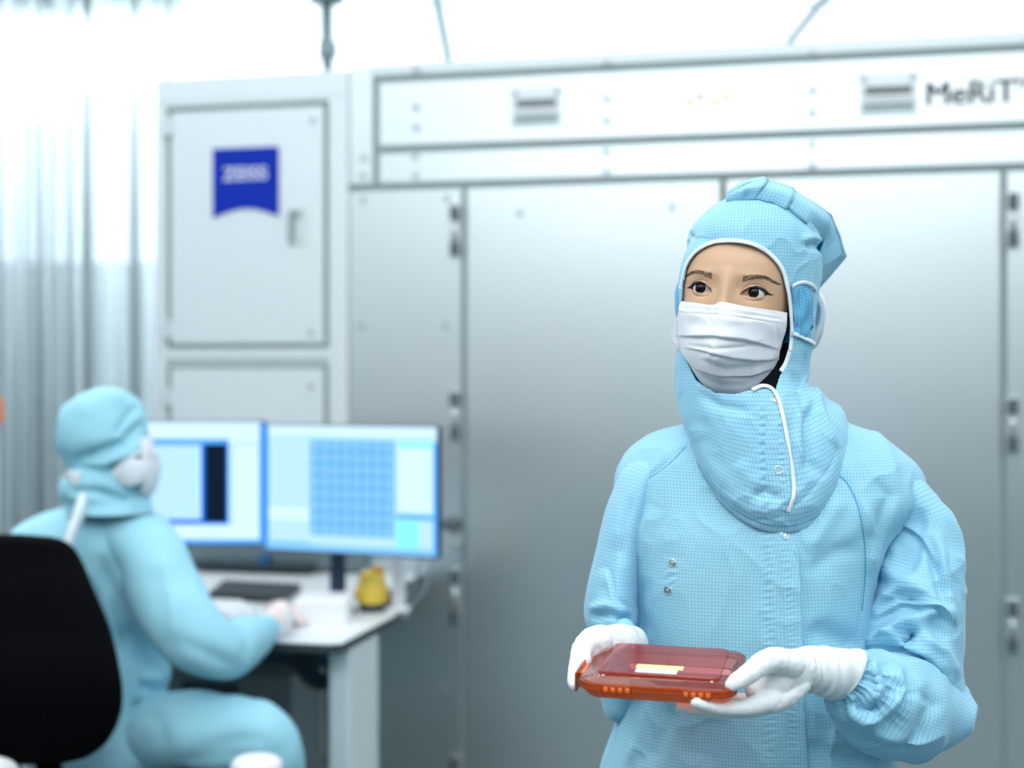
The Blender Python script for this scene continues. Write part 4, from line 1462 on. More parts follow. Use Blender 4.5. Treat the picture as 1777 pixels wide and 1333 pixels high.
tf = [
    # placket: the flap edge steps down on its right
    ([(1404, 1420), (1400, 1333), (1392, 1200), (1388, 1050), (1384, 960), (1362, 905)], 24, 6.5, 's'),
    ([(1326, 930), (1330, 1040), (1328, 1120)], 3.5, -1.2, 'r'),
    # raglan seams
    ([(1190, 772), (1165, 800), (1120, 832), (1092, 880), (1078, 925)], 4, 1.8, 'v'),
    ([(1440, 815), (1470, 838), (1492, 885), (1503, 950), (1502, 1010), (1490, 1110)], 4, 2.5, 'v'),
    # chest drapes
    ([(1400, 960), (1440, 900), (1462, 860)], 14, 4, 'r'),
    ([(1395, 1000), (1450, 960), (1500, 950)], 16, 4, 'v'),
    ([(1400, 1090), (1450, 1110), (1495, 1130)], 22, 8, 'v'),
    ([(1395, 1130), (1440, 1150), (1500, 1165)], 12, 5, 'r'),
    ([(1405, 1180), (1430, 1230), (1450, 1290)], 18, 8, 'v'),
    ([(1400, 1290), (1440, 1310), (1500, 1330)], 16, 6, 'v'),
    ([(1445, 1230), (1480, 1290), (1520, 1320)], 14, 5, 'r'),
    ([(1120, 1000), (1110, 1060), (1125, 1110)], 12, 4, 'v'),
    ([(1140, 880), (1110, 930), (1100, 985)], 14, 4, 'r'),
    ([(1170, 1215), (1150, 1270), (1120, 1333)], 16, 6, 'v'),
    ([(1120, 1220), (1110, 1280), (1090, 1333)], 10, 5, 'r'),
    ([(1240, 1235), (1225, 1290), (1215, 1333)], 24, 5, 'v'),
    ([(1180, 780), (1155, 840), (1140, 900)], 22, 3, 'r'),
    ([(1095, 825), (1085, 860), (1080, 900)], 8, 5, 'v'),
    ([(1520, 830), (1545, 860), (1528, 910), (1512, 970)], 12, 6, 'v'),
    ([(1490, 860), (1520, 930), (1508, 1000)], 10, 5, 'r'),
    ([(1150, 960), (1180, 968), (1190, 960)], 5, -.5, 'r'),
]
TG = fold(TG, tf)
TG = pucker(TG, [(1332, 915), (1334, 1050), (1336, 1340)], 9, .0006, .5, 3)
TG = pucker(TG, [(1356, 915), (1372, 1050), (1378, 1340)], 7, .0005, .6, 4)
TG = pucker(TG, [(1166, 985), (1160, 1018)], 12, .0009, .45, 5)
u0 = int(np.argmin(np.abs(a)))
cover = grid_obj('coverall', TG, M['fabric'], woman, u0=u0)

# seams as fine blue piping
tape_on('seam', TG, [(1190, 775), (1165, 802), (1140, 822), (1120, 835), (1100, 865), (1088, 892), (1080, 918)], .0011, .0011, M['seam'], cover, 0.0)
tape_on('seam', TG, [(1443, 815), (1468, 836), (1484, 865), (1494, 900), (1501, 950), (1502, 1000), (1496, 1060)], .0011, .0011, M['seam'], cover, 0.0)
tape_on('seam', TG, [(1374, 935), (1386, 990), (1390, 1080), (1393, 1200), (1400, 1330)], .0010, .0010, M['seam'], cover, -.0003)

# ---- sleeves
# her left arm (right in the photo): bag of the upper sleeve, then the gathered forearm
SG = tubegrid(wpath([(1518, 812, 1.875, 30, .05), (1548, 836, 1.865, 38, .062), (1580, 876, 1.855, 43, .07), (1594, 930, 1.85, 56, .075), (1590, 1000, 1.84, 71, .082), (1582, 1080, 1.83, 85, .09), (1584, 1145, 1.82, 86, .092),
                     (1602, 1200, 1.82, 66, .085), (1614, 1226, 1.83, 42, .06)]), 150, 22)
SG0 = SG.copy()
SG = wrinkle(SG, 9, .0070, 31, stretch=(1.2, 1, .8))
SG = wrinkle(SG, 13, .0042, 33, stretch=(.8, 1, 1.2), ridged=True)
SG = wrinkle(SG, 26, .0012, 32, ridged=True)
sf = [
    ([(1528, 1140), (1560, 1120), (1590, 1105)], 10, -9, 'r'),
    ([(1530, 1112), (1560, 1088), (1600, 1070), (1640, 1050)], 13, 9, 'r'),
    ([(1500, 1118), (1540, 1100), (1575, 1098)], 8, 6, 'r'),
    ([(1560, 1108), (1575, 1100), (1585, 1112)], 12, 14, 'v'),
    ([(1520, 1060), (1560, 1040), (1620, 1040)], 12, 7, 'v'),
    ([(1530, 990), (1580, 1010), (1625, 1045)], 14, 6, 'r'),
    ([(1545, 1030), (1600, 1060), (1650, 1120)], 12, 6, 'v'),
    ([(1498, 1124), (1550, 1119), (1605, 1140), (1655, 1192)], 16, 8, 's'),
    ([(1515, 1078), (1560, 1048), (1625, 1052), (1660, 1090)], 18, 7, 's'),
    ([(1560, 900), (1600, 935), (1640, 1000)], 18, 5, 's'),
    ([(1575, 870), (1560, 940), (1535, 1010)], 12, 7, 'r'),
    ([(1600, 880), (1590, 950), (1560, 1010)], 14, 6, 'v'),
    ([(1625, 920), (1640, 1000), (1655, 1100)], 8, 5, 'r'),
    ([(1612, 930), (1626, 1000), (1640, 1060)], 9, 5, 'v'),
    ([(1530, 1150), (1580, 1180), (1630, 1215)], 10, 8, 'r'),
    ([(1540, 1125), (1600, 1150), (1645, 1190)], 12, 9, 'v'),
    ([(1600, 1100), (1640, 1130), (1662, 1180)], 9, 5, 'r'),
    ([(1550, 850), (1535, 920), (1515, 990)], 6, 4, 'v'),
]
ramp = np.clip(np.arange(SG.shape[0]) / (SG.shape[0] * .34), 0, 1)[:, None, None]
SG = SG0 + (SG - SG0) * ramp
sf = [(p_, w_2, h_2 * 1.35, k_) for p_, w_2, h_2, k_ in sf]
SG = fold(SG, sf)
slv = grid_obj('sleeve', SG, M['fabric'], cover)
FG = tubegrid(wpath([(1462, 1172, 1.665, 38, .028), (1474, 1178, 1.672, 52, .038), (1492, 1190, 1.68, 68, .05), (1520, 1210, 1.70, 84, .062), (1556, 1226, 1.74, 92, .072), (1584, 1222, 1.79, 68, .075), (1600, 1210, 1.83, 46, .06)]), 150, 26)
FG = wrinkle(FG, 14, .0055, 41)
FG = wrinkle(FG, 17, .0035, 42, ridged=True)
# gathers running out of the cuff
n_ = gnormals(FG)
R_, N_ = FG.shape[:2]
ang = np.linspace(0, 2 * np.pi, N_, endpoint=False)
fall = np.exp(-np.maximum(np.arange(R_) - 3, 0) / 17.0)
FG = FG + n_ * ((np.sin(ang * 26 + 2 * np.sin(ang * 3)) * .0016 + np.sin(ang * 9 + 1) * .003)[None, :, None] * fall[:, None, None])
ff = [
    ([(1480, 1218), (1508, 1235), (1528, 1232)], 9, 12, 'v'),
    ([(1470, 1232), (1500, 1252), (1530, 1248)], 7, 8, 'r'),
    ([(1530, 1150), (1545, 1200), (1520, 1250)], 10, 9, 'v'),
    ([(1510, 1140), (1530, 1190), (1515, 1225)], 9, 8, 'r'),
    ([(1565, 1165), (1585, 1200), (1560, 1250), (1520, 1275)], 11, 9, 'v'),
    ([(1550, 1150), (1570, 1195), (1545, 1240)], 9, 7, 'r'),
    ([(1600, 1190), (1620, 1225), (1595, 1275), (1560, 1300)], 12, 8, 'v'),
    ([(1500, 1280), (1540, 1298), (1590, 1300)], 8, 4, 'v'),
    ([(1500, 1268), (1560, 1285), (1600, 1270)], 12, 5, 'r'),
]
FG = fold(FG, ff)
fslv = grid_obj('sleeve', FG, M['fabric'], cover)
# her right arm (left in the photo)
LG = tubegrid(wpath([(1140, 805, 1.88, 30, .05), (1112, 830, 1.875, 38, .06), (1096, 868, 1.87, 38, .062), (1081, 920, 1.865, 39, .062), (1069, 980, 1.862, 42, .064), (1062, 1035, 1.861, 44, .070), (1062, 1066, 1.862, 45, .072), (1066, 1098, 1.865, 38, .060), (1070, 1135, 1.872, 36, .05), (1074, 1180, 1.88, 38, .05), (1072, 1220, 1.88, 24, .04)]), 110, 16)
LG = wrinkle(LG, 12, .0045, 51, stretch=(1, 1, .6))
lf = [
    ([(1095, 860), (1082, 920), (1080, 985)], 8, 5, 'v'),
    ([(1075, 930), (1055, 985), (1048, 1050)], 13, 5, 'v'),
    ([(1098, 1066), (1066, 1040), (1048, 985)], 13, 6, 's'),
    ([(1022, 1072), (1060, 1066), (1100, 1080)], 7, 8, 'v'),
    ([(1020, 1058), (1055, 1050), (1090, 1068)], 7, 5, 'r'),
]
LG = fold(LG, lf)
grid_obj('sleeve', LG, M['fabric'], cover)
LF = tubegrid(wpath([(1074, 1180, 1.88, 34, .04), (1078, 1150, 1.84, 34, .036), (1084, 1120, 1.80, 27, .03), (1086, 1108, 1.775, 24, .026)]), 60, 12)
grid_obj('sleeve', wrinkle(LF, 20, .003, 55), M['fabric'], cover)


def snap(G, x, y, parent, r=.0046, post=False):
    p, nv = surf(G, x, y, .0006)
    nv = Vector(nv); p = Vector(p)
    e = nv.cross(Vector((0, 0, 1))).normalized()
    g_ = e.cross(nv)
    b = MB()
    ring = []
    for i in range(24):
        k = 2 * math.pi * i / 24
        c = p + (e * math.cos(k) + g_ * math.sin(k)) * r
        o_ = (e * math.cos(k) + g_ * math.sin(k))
        ring.append([c + (o_ * math.cos(j * math.pi / 4) + nv * math.sin(j * math.pi / 4)) * .0008 for j in range(8)])
    rg = np.array([[tuple(v) for v in q] for q in ring])
    rg = np.concatenate([rg, rg[:1]])
    b.grid(rg)
    if post:
        b.cyl(p - nv * .0004, p + nv * .0012, r * .95, 24, r * .9)
    else:
        b.cyl(p - nv * .0006, p + nv * .0003, r * .55, 20, r * .5)
    o = b.build('snap', M['steel'], parent, smooth=False)
    if post:
        MB().cyl(p + nv * .0012, p + nv * .0028, r * .42, 16, r * .3).build('stud', M['steel'], o)
    return o


snap(TG, 1362, 929, cover)
snap(TG, 1167, 977, cover, post=True)
snap(TG, 1159, 1024, cover, post=True)
snap(TG, 1100, 988, cover, .003, post=True)
snap(TG, 1104, 1032, cover, .003, post=True)

# trouser legs and boots below the frame
for xx in (1235, 1385):
    G = tubegrid(wpath([(xx, 1500, YT, 120, .115), (xx, 1700, YT, 110, .10), (xx - 2, 1950, YT, 88, .085), (xx - 2, 2250, YT + .02, 78, .075), (xx - 2, 2340, YT + .02, 62, .06)]), 48, 8)
    grid_obj('trouser_leg', wrinkle(G, 10, .005, 60), M['fabric'], cover)
    x0 = W(xx, 2400, YT).x
    G = tubegrid([(x0, YT + .02, .34, .058, .058), (x0, YT + .02, .16, .052, .056), (x0, YT + .01, .07, .050, .055), (x0, YT - .09, .05, .048, .045), (x0, YT - .17, .035, .040, .034)], 28, ref=(1, 0, 0))
    G[..., 2] = np.maximum(G[..., 2], 0.001)
    grid_obj('boot', G, M['tape'], woman)

# ---- hood: one cloth from the crown down to the seam on the chest
HY = 1.848
hrows = [(333, 1305, 1345, .012, .012, 0, 0), (338, 1282, 1360, .035, .035, 0, 0), (347, 1260, 1380, .055, .055, 0, 0), (362, 1232, 1400, .073, .078, 0, 0), (390, 1203, 1416, .088, .10, 0, 0), (412, 1193, 1422, .0945, .108, 0, 0),
         (440, 1192, 1425, .0965, .112, 0, 0), (475, 1188, 1424, .096, .113, 0, 0), (510, 1176, 1421, .094, .11, 0, 0), (545, 1174, 1418, .090, .105, 0, 0), (600, 1175, 1412, .084, .098, 0, 0),
         (640, 1172, 1406, .086, .092, 0, 0), (668, 1172, 1405, .098, .09, 8, 0), (682, 1173, 1426, .106, .092, 26, -4), (692, 1175, 1436, .110, .095, 44, -8), (704, 1178, 1456, .114, .098, 66, -12), (722, 1184, 1466, .118, .10, 98, -15), (738, 1190, 1468, .120, .102, 132, -20), (750, 1194, 1468, .106, .103, 159, -24)]
rows = np.array(hrows, float)
ys = np.concatenate([np.linspace(333, 347, 14, endpoint=False), np.linspace(347, 668, 190, endpoint=False), np.linspace(668, 750, 130)])
Q = interp(rows, ys)
a0 = np.linspace(-np.pi, np.pi, 340, endpoint=False)
a = a0 - 0.4 * np.sin(a0)
HG = np.zeros((len(ys), len(a), 3))
sq = np.array([1, 1.1, 1.1])
for i, (py, q) in enumerate(zip(ys, Q)):
    cx, w = (q[0] + q[1]) / 2, (q[1] - q[0]) / 2
    sa = np.sin(a)
    de = math.radians(-9) * np.interp(py, [600, 720], [1, .3])
    ca = np.cos(a - de)
    e = 2.1
    xo = w * np.sign(sa) * np.abs(sa) ** (2 / e)
    HG[i, :, 0] = (cx - CX + xo) / F * HY
    HG[i, :, 1] = HY - np.where(ca > 0, q[2], q[3]) * np.sign(ca) * np.abs(ca) ** (2 / e)
    co = np.cos(a)
    dyp = np.where(co > 0, q[4] * np.abs(co) ** 1.15, q[5] * np.abs(co))
    HG[i, :, 2] = H + (HOR - (py + dyp)) / F * (HY if True else 0)
# perspective allowance: keep the front of the bib where it is seen
HG = wrinkle(HG, 16, .0022, 71)
HG = wrinkle(HG, 34, .0008, 72, ridged=True)
hf = [
    ([(1258, 352), (1300, 346), (1350, 352), (1395, 388), (1432, 417)], 5, 2.5, 'v'),
    ([(1395, 430), (1415, 424), (1434, 436)], 7, 6, 'v'),
    ([(1385, 418), (1412, 412), (1432, 422)], 6, 3, 'r'),
    ([(1196, 400), (1203, 425), (1200, 450)], 5, 4, 'v'),
    # neck drapes
    ([(1420, 690), (1400, 740), (1405, 800), (1425, 830)], 10, 8, 'v'),
    ([(1412, 660), (1425, 720), (1445, 760), (1460, 780)], 6, 6, 'r'),
    ([(1390, 700), (1385, 770), (1395, 810)], 8, 5, 'r'),
    ([(1370, 640), (1392, 690), (1396, 740)], 8, 4, 'v'),
    ([(1400, 600), (1396, 640), (1392, 680)], 5, 3, 'v'),
    ([(1300, 865), (1330, 855), (1360, 868)], 10, 5, 'v'),
    ([(1280, 800), (1300, 830), (1330, 840)], 14, 3, 'r'),
    ([(1180, 690), (1200, 740), (1230, 800), (1250, 850)], 14, 4, 'r'),
    ([(1210, 680), (1250, 705), (1310, 715)], 10, 4, 'v'),
    ([(1330, 720), (1326, 780), (1330, 860)], 3.0, 1.6, 'v'),
    ([(1364, 890), (1372, 850), (1366, 770), (1358, 700)], 14, 3.0, 's'),
    # stitched hem along the chest seam
    ([(1200, 800), (1240, 868), (1300, 904), (1350, 900), (1400, 862), (1440, 812), (1462, 755)], 4, 1.2, 'v'),
    ([(1212, 790), (1250, 852), (1300, 886), (1345, 884), (1390, 850), (1428, 805)], 5, 1.4, 'r'),
]
HG = fold(HG, hf)
HG = pucker(HG, [(1324, 700), (1322, 790), (1328, 895)], 5, .0008, .42, 6)
HG = pucker(HG, [(1352, 705), (1356, 790), (1362, 890)], 4, .0006, .5, 7)


def clear_head(G, gap_):
    """lift cloth that would cut into the head"""
    D = G - HO
    l2, f2, z2 = D @ RGT, D @ FWD, D[..., 2]
    l = l2 * math.cos(ROLL) - z2 * math.sin(ROLL)
    z = z2 * math.cos(ROLL) + l2 * math.sin(ROLL)
    q = interp(HEAD, np.clip(z.ravel(), -.12, .119))
    A_ = q[:, 0].reshape(z.shape) + gap_
    B_ = np.where(f2 > 0, q[:, 1].reshape(z.shape), q[:, 2].reshape(z.shape)) + gap_
    v = (np.abs(l / A_) ** 2.25 + np.abs(f2 / B_) ** 2.25) ** (1 / 2.25)
    k = np.where((v < 1) & (z > -.07) & (z < .119), 1 / np.maximum(v, .3), 1)
    nl, nf = l * k, f2 * k
    return head_w(nl, nf, z)


HG = clear_head(HG, .0030)
gx, gy = proj(HG)
gn = gnormals(HG)
OPEN = [(1186, 490), (1192, 462), (1205, 442), (1228, 426), (1262, 419), (1298, 422), (1328, 435), (1348, 455), (1362, 485), (1370, 530), (1374, 572), (1372, 605), (1364, 634), (1352, 656), (1346, 678),
        (1334, 673), (1318, 671), (1302, 677), (1275, 684), (1240, 682), (1208, 660), (1190, 622), (1183, 590), (1181, 545)]


def inside(px, py, poly):
    r = np.zeros(px.shape, bool)
    n = len(poly)
    for i in range(n):
        x1, y1 = poly[i]
        x2, y2 = poly[(i + 1) % n]
        c = ((y1 > py) != (y2 > py)) & (px < (x2 - x1) * (py - y1) / (y2 - y1 + 1e-12) + x1)
        r ^= c
    return r


ins = inside(gx, gy, OPEN) & (gn[..., 1] < 0.2)
fa = ins.astype(int) + np.roll(ins, -1, 1)
keep = np.ones(ins.shape, bool)
keep[:-1] = (fa[:-1] + fa[1:]) < 2
hood = grid_obj('hood', HG, M['fabric'], woman, keep=keep, u0=int(np.argmin(np.abs(a))), solid=.0012)
TAPE = .0052
tape_on('face_trim', HG, [(1182, 500), (1187, 474), (1196, 452), (1212, 434), (1236, 422), (1262, 418), (1290, 420), (1318, 429), (1340, 445), (1357, 468), (1367, 505), (1372, 545), (1373, 580), (1370, 610)], TAPE, .0026, M['tape'], hood)
tape_on('face_trim', HG, [(1370, 608), (1362, 632), (1354, 645)], .006, .0024, M['tape'], hood)
tape_on('placket_trim', HG, [(1305, 678), (1320, 671), (1336, 674), (1347, 688), (1355, 712), (1362, 745), (1369, 790), (1376, 835), (1377, 858), (1372, 872), (1367, 888)], .0050, .0024, M['tape'], hood, .0022)
ring_ = HG[-7]
fr_i = [j for j in range(len(a)) if abs(a[j]) < 1.35]
for j0, j1 in ((0, int(len(fr_i) * .60)), (int(len(fr_i) * .64), len(fr_i))):
    P_s = [ring_[fr_i[j]] + gn[-7, fr_i[j]] * .0006 for j in range(j0, j1, 6)]
    strip('seam', P_s, .0011, .0011, M['seam'], hood, nrm=[gn[-7, fr_i[j]] for j in range(j0, j1, 6)], sub=2)
snap(HG, 1344, 694, hood)
snap(HG, 1351, 816, hood)
# gusset stitching beside the placket: little puckers
# side of the head: gathered ear panel, its bindings and the sheer ear window
EP = [(1374, 500), (1394, 493), (1410, 502), (1411, 540), (1412, 590), (1408, 594), (1375, 577), (1375, 540)]
nn = 26
L0 = [(1372, 496), (1374, 530), (1375, 560), (1374, 580)]
R0 = [(1396, 490), (1407, 520), (1406, 560), (1404, 596)]
PG = np.zeros((nn, nn, 3))
for i in range(nn):
    t_ = i / (nn - 1)
    lx = interp([(k, *p) for k, p in enumerate(L0)], [t_ * 3])[0]
    rx = interp([(k, *p) for k, p in enumerate(R0)], [t_ * 3])[0]
    for j in range(nn):
        s_ = j / (nn - 1)
        x, y = lx + (rx - lx) * s_
        p, nv = surf(HG, x, y, 0)
        bul = .005 * math.sin(math.pi * s_) ** .5 * math.sin(math.pi * t_) ** .4 + .0012
        bul += .0016 * math.sin(s_ * 19 + t_ * 3) * (1 - abs(2 * t_ - 1) ** 2) + .001 * math.sin(t_ * 13 + s_ * 5)
        PG[i, j] = p + nv * bul
pnl = grid_obj('ear_panel', PG, M['fabric_dark'], hood, closed=False, solid=.0015)
tape_on('binding', HG, [(1371, 496), (1384, 490), (1396, 490), (1406, 495), (1412, 505)], .0044, .0024, M['tape'], hood, .004)
tape_on('binding', HG, [(1370, 578), (1384, 583), (1398, 590), (1410, 597)], .0048, .0024, M['tape'], hood, .004)
G = tubegrid(wpath([(1408, 500, 1.855, 3, .010), (1414, 512, 1.855, 9, .022), (1420, 530, 1.857, 10, .028), (1420, 555, 1.857, 9, .028), (1414, 580, 1.856, 11, .026), (1406, 600, 1.855, 10, .018), (1402, 606, 1.855, 5, .01)]), 40, 10)
G = wrinkle(G, 60, .0012, 4)
earw = grid_obj('ear_window', G, M['mesh'], hood)
G = tubegrid(wpath([(1184, 484, 1.83, 2, .006), (1180, 500, 1.835, 7, .02), (1178, 525, 1.838, 7, .024), (1178, 545, 1.84, 5, .018), (1180, 556, 1.84, 2, .008)]), 32, 8)
grid_obj('ear_panel', wrinkle(G, 50, .001, 5), M['fabric_dark'], hood)

# pleated crown puff: flat-folded facets sewn along a scalloped seam
cols = [  # seam point, outer point, Y outer, bulge
    ((1260, 351), (1262, 347), 1.80), ((1264, 350), (1265, 334), 1.80), ((1284, 347), (1296, 318), 1.785), ((1307, 346), (1330, 311), 1.785), ((1311, 345), (1333, 314), 1.795),
    ((1340, 351), (1356, 321), 1.795), ((1362, 362), (1377, 328), 1.80), ((1366, 359), (1381, 333), 1.812), ((1398, 386), (1411, 352), 1.82), ((1431, 417), (1441, 373), 1.83),
    ((1434, 415), (1444, 380), 1.845), ((1437, 440), (1456, 410), 1.86), ((1428, 470), (1464, 440), 1.87), ((1420, 492), (1440, 470), 1.88), ((1417, 497), (1420, 492), 1.89)]
rows_ = []
ncol = len(cols)
for k, ((sx, sy), (ox, oy), oy3) in enumerate(cols):
    t_ = k / (ncol - 1)
    base_p, nb = surf(HG, min(sx, 1421), sy, .0005)
    S = np.array(base_p)
    if sx > 1418:
        S = np.array(W(sx - (4 if sy < 430 else 14), sy, 1.845 + .06 * max(t_ - .7, 0)))
    O = np.array(W(ox, oy, oy3))
    mid = (S * .45 + O * .55) + np.array([0, -.011, .001]) * (.3 if k < 2 else 1 if t_ < .72 else .4)
    lip = S + (mid - S) * .04 + np.array([0, -.0035, .0006])
    Bk = np.array(W(ox + (4 if k < 2 else -4 if t_ < .75 else -2), oy + 4, oy3 + (.012 + .018 * min(k, 2))))
    inn = np.array(W(1330 + 60 * t_, 400 + 20 * t_, 1.90))
    rows_.append([S, lip, mid, O * .97 + mid * .03, O, O * .6 + Bk * .4 + np.array([0, 0, .001]), Bk, inn])
PGc = np.array(rows_)          # (ncol, 8, 3)


def upgrid(A, axis, m, sharp=None):
    n = A.shape[axis]
    ts = np.linspace(0, n - 1, (n - 1) * m + 1)
    A2 = np.moveaxis(A, axis, 0)
    flat = A2.reshape(n, -1)
    lo = np.floor(ts).astype(int).clip(0, n - 2)
    fr_ = (ts - lo)[:, None]
    out = flat[lo] * (1 - fr_) + flat[lo + 1] * fr_
    return np.moveaxis(out.reshape((len(ts),) + A2.shape[1:]), 0, axis)


PGc = upgrid(PGc, 0, 8)
PGc = interp(np.c_[np.arange(8), np.moveaxis(PGc, 1, 0).reshape(8, -1)], np.linspace(0, 7, 50)).reshape(50, PGc.shape[0], 3)
P_ = PGc.reshape(-1, 3)
nn_ = gnormals(PGc, False)
PGc = PGc + nn_ * (vnoise(P_ * 45, 8).reshape(PGc.shape[:2]) * .0011)[..., None]
# scalloped edge over the seam
sc = np.abs(np.sin(np.arange(PGc.shape[1]) * .55)) * .0011
PGc[:6, :, 2] -= sc[None, :]
V_ = np.concatenate([np.zeros((1, PGc.shape[1])), np.cumsum(np.linalg.norm(PGc[1:] - PGc[:-1], axis=2), 0)])
U_ = np.tile(np.r_[0, np.cumsum(np.linalg.norm(PGc[22, 1:] - PGc[22, :-1], axis=1))], (PGc.shape[0], 1))
grid_obj('crown_puff', PGc, M['fabric'], hood, closed=False, UV=(U_, V_), solid=.001)

# ---- face mask, wrapped round the face
def face_y(X, z, extra):
    """world Y of the face-like surface at world X, height z (head frame), pushed out by extra"""
    z = float(np.clip(z, -.118, .1))
    q = interp(HEAD, [z])[0]
    ls = np.linspace(-1, 1, 161)
    aw = q[0] + extra + .004
    s_ = np.abs(ls) ** (2.2 / 2)
    f = (q[1] + extra) * np.cos(np.arcsin(np.clip(s_, 0, 1))) ** (2 / 2.2)
    P = head_w(ls * aw, f, np.full(ls.shape, z))
    i0 = int(np.argmin(P[:, 0]))
    xs_, ys_ = P[i0:, 0], P[i0:, 1]
    return float(np.interp(X, xs_, ys_)), (X - xs_[0])


ny_, nx_ = 150, 190
MG = np.zeros((ny_, nx_, 3))
xlT = [(0, 1180), (.25, 1177), (.5, 1170), (.68, 1164.5), (.80, 1166), (.88, 1180), (1.0, 1184)]
xrT = [(0, 1366), (.3, 1363), (.6, 1358), (.85, 1353), (1.0, 1351)]
ytT = [(0, 523), (.15, 526), (.28, 530), (.335, 529), (.36, 525), (.42, 525.5), (.6, 532), (.8, 537), (1.0, 543)]
ybT = [(0, 606), (.08, 632), (.16, 656), (.28, 676), (.42, 687), (.56, 687), (.70, 678), (.84, 660), (.94, 640), (1.0, 622)]
for i in range(ny_):
    t_ = i / (ny_ - 1)
    for j in range(nx_):
        s_ = j / (nx_ - 1)
        x = interp(xlT, [t_])[0, 0] * (1 - s_) + interp(xrT, [t_])[0, 0] * s_ if j in (0, nx_ - 1) else None
        if x is None:
            continue
        MG[i, j, 0] = x
XL_ = interp(xlT, np.linspace(0, 1, ny_))[:, 0]
XR_ = interp(xrT, np.linspace(0, 1, ny_))[:, 0]
YT_ = interp(ytT, np.linspace(0, 1, nx_))[:, 0]
YB_ = interp(ybT, np.linspace(0, 1, nx_))[:, 0]
for i in range(ny_):
    t_ = i / (ny_ - 1)
    for j in range(nx_):
        s_ = j / (nx_ - 1)
        x = XL_[i] * (1 - s_) + XR_[i] * s_
        y = YT_[j] * (1 - t_) + YB_[j] * t_
        X = (x - CX) / F * 1.765
        z = (HOR - y) / F * 1.755 + H - HO[2]
        # tent over the nose and chin
        tent = .020 * math.exp(-((s_ - .40) / .22) ** 2) * math.sin(math.pi * min(t_ * .8 + .12, 1)) + .004 * min(t_ * 6, 1)
        zc = max(z, -.085)
        Y, _ = face_y(X, zc, .004 + tent)
        if z < -.085: Y += (-.085 - z) * .55
        X = (x - CX) / F * Y
        Zw = H + (HOR - y) / F * Y
        MG[i, j] = (X, Y, Zw)
MG[..., 1] = np.where(MG[..., 1] > 1.87, 1.87, MG[..., 1])
mf = [
    ([(1168, 583), (1240, 583), (1290, 588), (1320, 595), (1354, 606)], 14, 3.4, 's'),
    ([(1184, 602), (1230, 610), (1270, 620), (1310, 624), (1352, 622)], 12, 2.6, 's'),
    ([(1190, 598), (1240, 606), (1290, 602), (1330, 590)], 4, 1.6, 'v'),
    ([(1205, 640), (1250, 652), (1300, 652), (1345, 638)], 10, 2.2, 's'),
    ([(1232, 590), (1238, 605), (1228, 625)], 4, 1.4, 'r'),
    ([(1200, 620), (1260, 640), (1330, 632)], 6, 1.5, 'v'),
    ([(1215, 650), (1250, 668), (1290, 668), (1330, 645)], 6, 1.2, 'v'),
    ([(1178, 534), (1240, 538), (1300, 546), (1362, 556)], 1.2, .7, 'v'),
    ([(1178, 530), (1240, 533), (1300, 541), (1362, 551)], 1.2, .6, 'r'),
    ([(1178, 539), (1240, 542), (1300, 550), (1362, 560)], 1.2, .6, 'r'),
    ([(1177, 543), (1240, 546), (1300, 554), (1362, 564)], 1.2, .7, 'v'),
    ([(1232, 530), (1226, 545), (1234, 562)], 4, 1.2, 'v'),
    ([(1245, 548), (1262, 556), (1300, 560)], 5, 1.0, 'r'),
    ([(1180, 560), (1230, 565), (1290, 575)], 8, 1.0, 'v'),
    ([(1340, 545), (1348, 580), (1346, 615)], 3, .8, 'v'),
]
MG = fold(MG, mf, closed=False)
MG = wrinkle(MG, 55, .0009, 81, closed=False)
MG = wrinkle(MG, 26, .0012, 82, closed=False)
msk = grid_obj('face_mask', MG, M['mask'], woman, closed=False, solid=.0012)
# embossed dots beside the ear loops
b = MB()
for (cx_, cy_, rows_n) in ((1350, 566, 5), (1346, 612, 6)):
    for i in range(rows_n):
        for j in range(6):
            x, y = cx_ - 16 + j * 4 + (i % 2) * 2, cy_ - 10 + i * 4.4
            if j < i - 2: continue
            gx_, gy_ = proj(MG)
            d = (gx_ - x) ** 2 + (gy_ - y) ** 2
            k = np.unravel_index(int(np.argmin(d)), d.shape)
            p = Vector(MG[k])
            if d[k] < 9:
                b.cyl(p + Vector((0, .0006, 0)), p + Vector((0, -.0011, 0)), .0007, 6)
b.build('embossing', M['label_w'], msk)

# ---- orange case
BC = Vector((.1758, 1.6328, 1.0564))
BR = Euler((.061, .012, -.2335)).to_matrix()
case = thing('mask_case', BC, 'flat translucent orange plastic case with yellow and white labels held in gloved hands', 'case')


def rrect(hx, hy, r, n=8, ch=None):
    """rounded rectangle outline, ch: extra corner cut"""
    pts = []
    for k, (sx_, sy_) in enumerate(((1, 1), (-1, 1), (-1, -1), (1, -1))):
        for i in range(n + 1):
            t_ = math.pi / 2 * (k + i / n)
            pts.append((sx_ * (hx - r) + r * math.cos(t_), sy_ * (hy - r) + r * math.sin(t_)))
    return pts


def prism(levels, closed_top=True, closed_bot=True):
    """levels: (z, hx, hy, r)"""
    b = MB()
    vs, n = [], 0
    for z, hx, hy, r in levels:
        ring = rrect(hx, hy, r)
        n = len(ring)
        vs += [BC + BR @ Vector((x, y, z)) for x, y in ring]
    fs = []
    for i in range(len(levels) - 1):
        for j in range(n):
            k = (j + 1) % n
            fs.append((i * n + j, i * n + k, (i + 1) * n + k, (i + 1) * n + j))
    if closed_bot: fs.append(tuple(range(n))[::-1])
    if closed_top: fs.append(tuple(range((len(levels) - 1) * n, len(levels) * n)))
    return b.add(vs, fs)


hx = .086
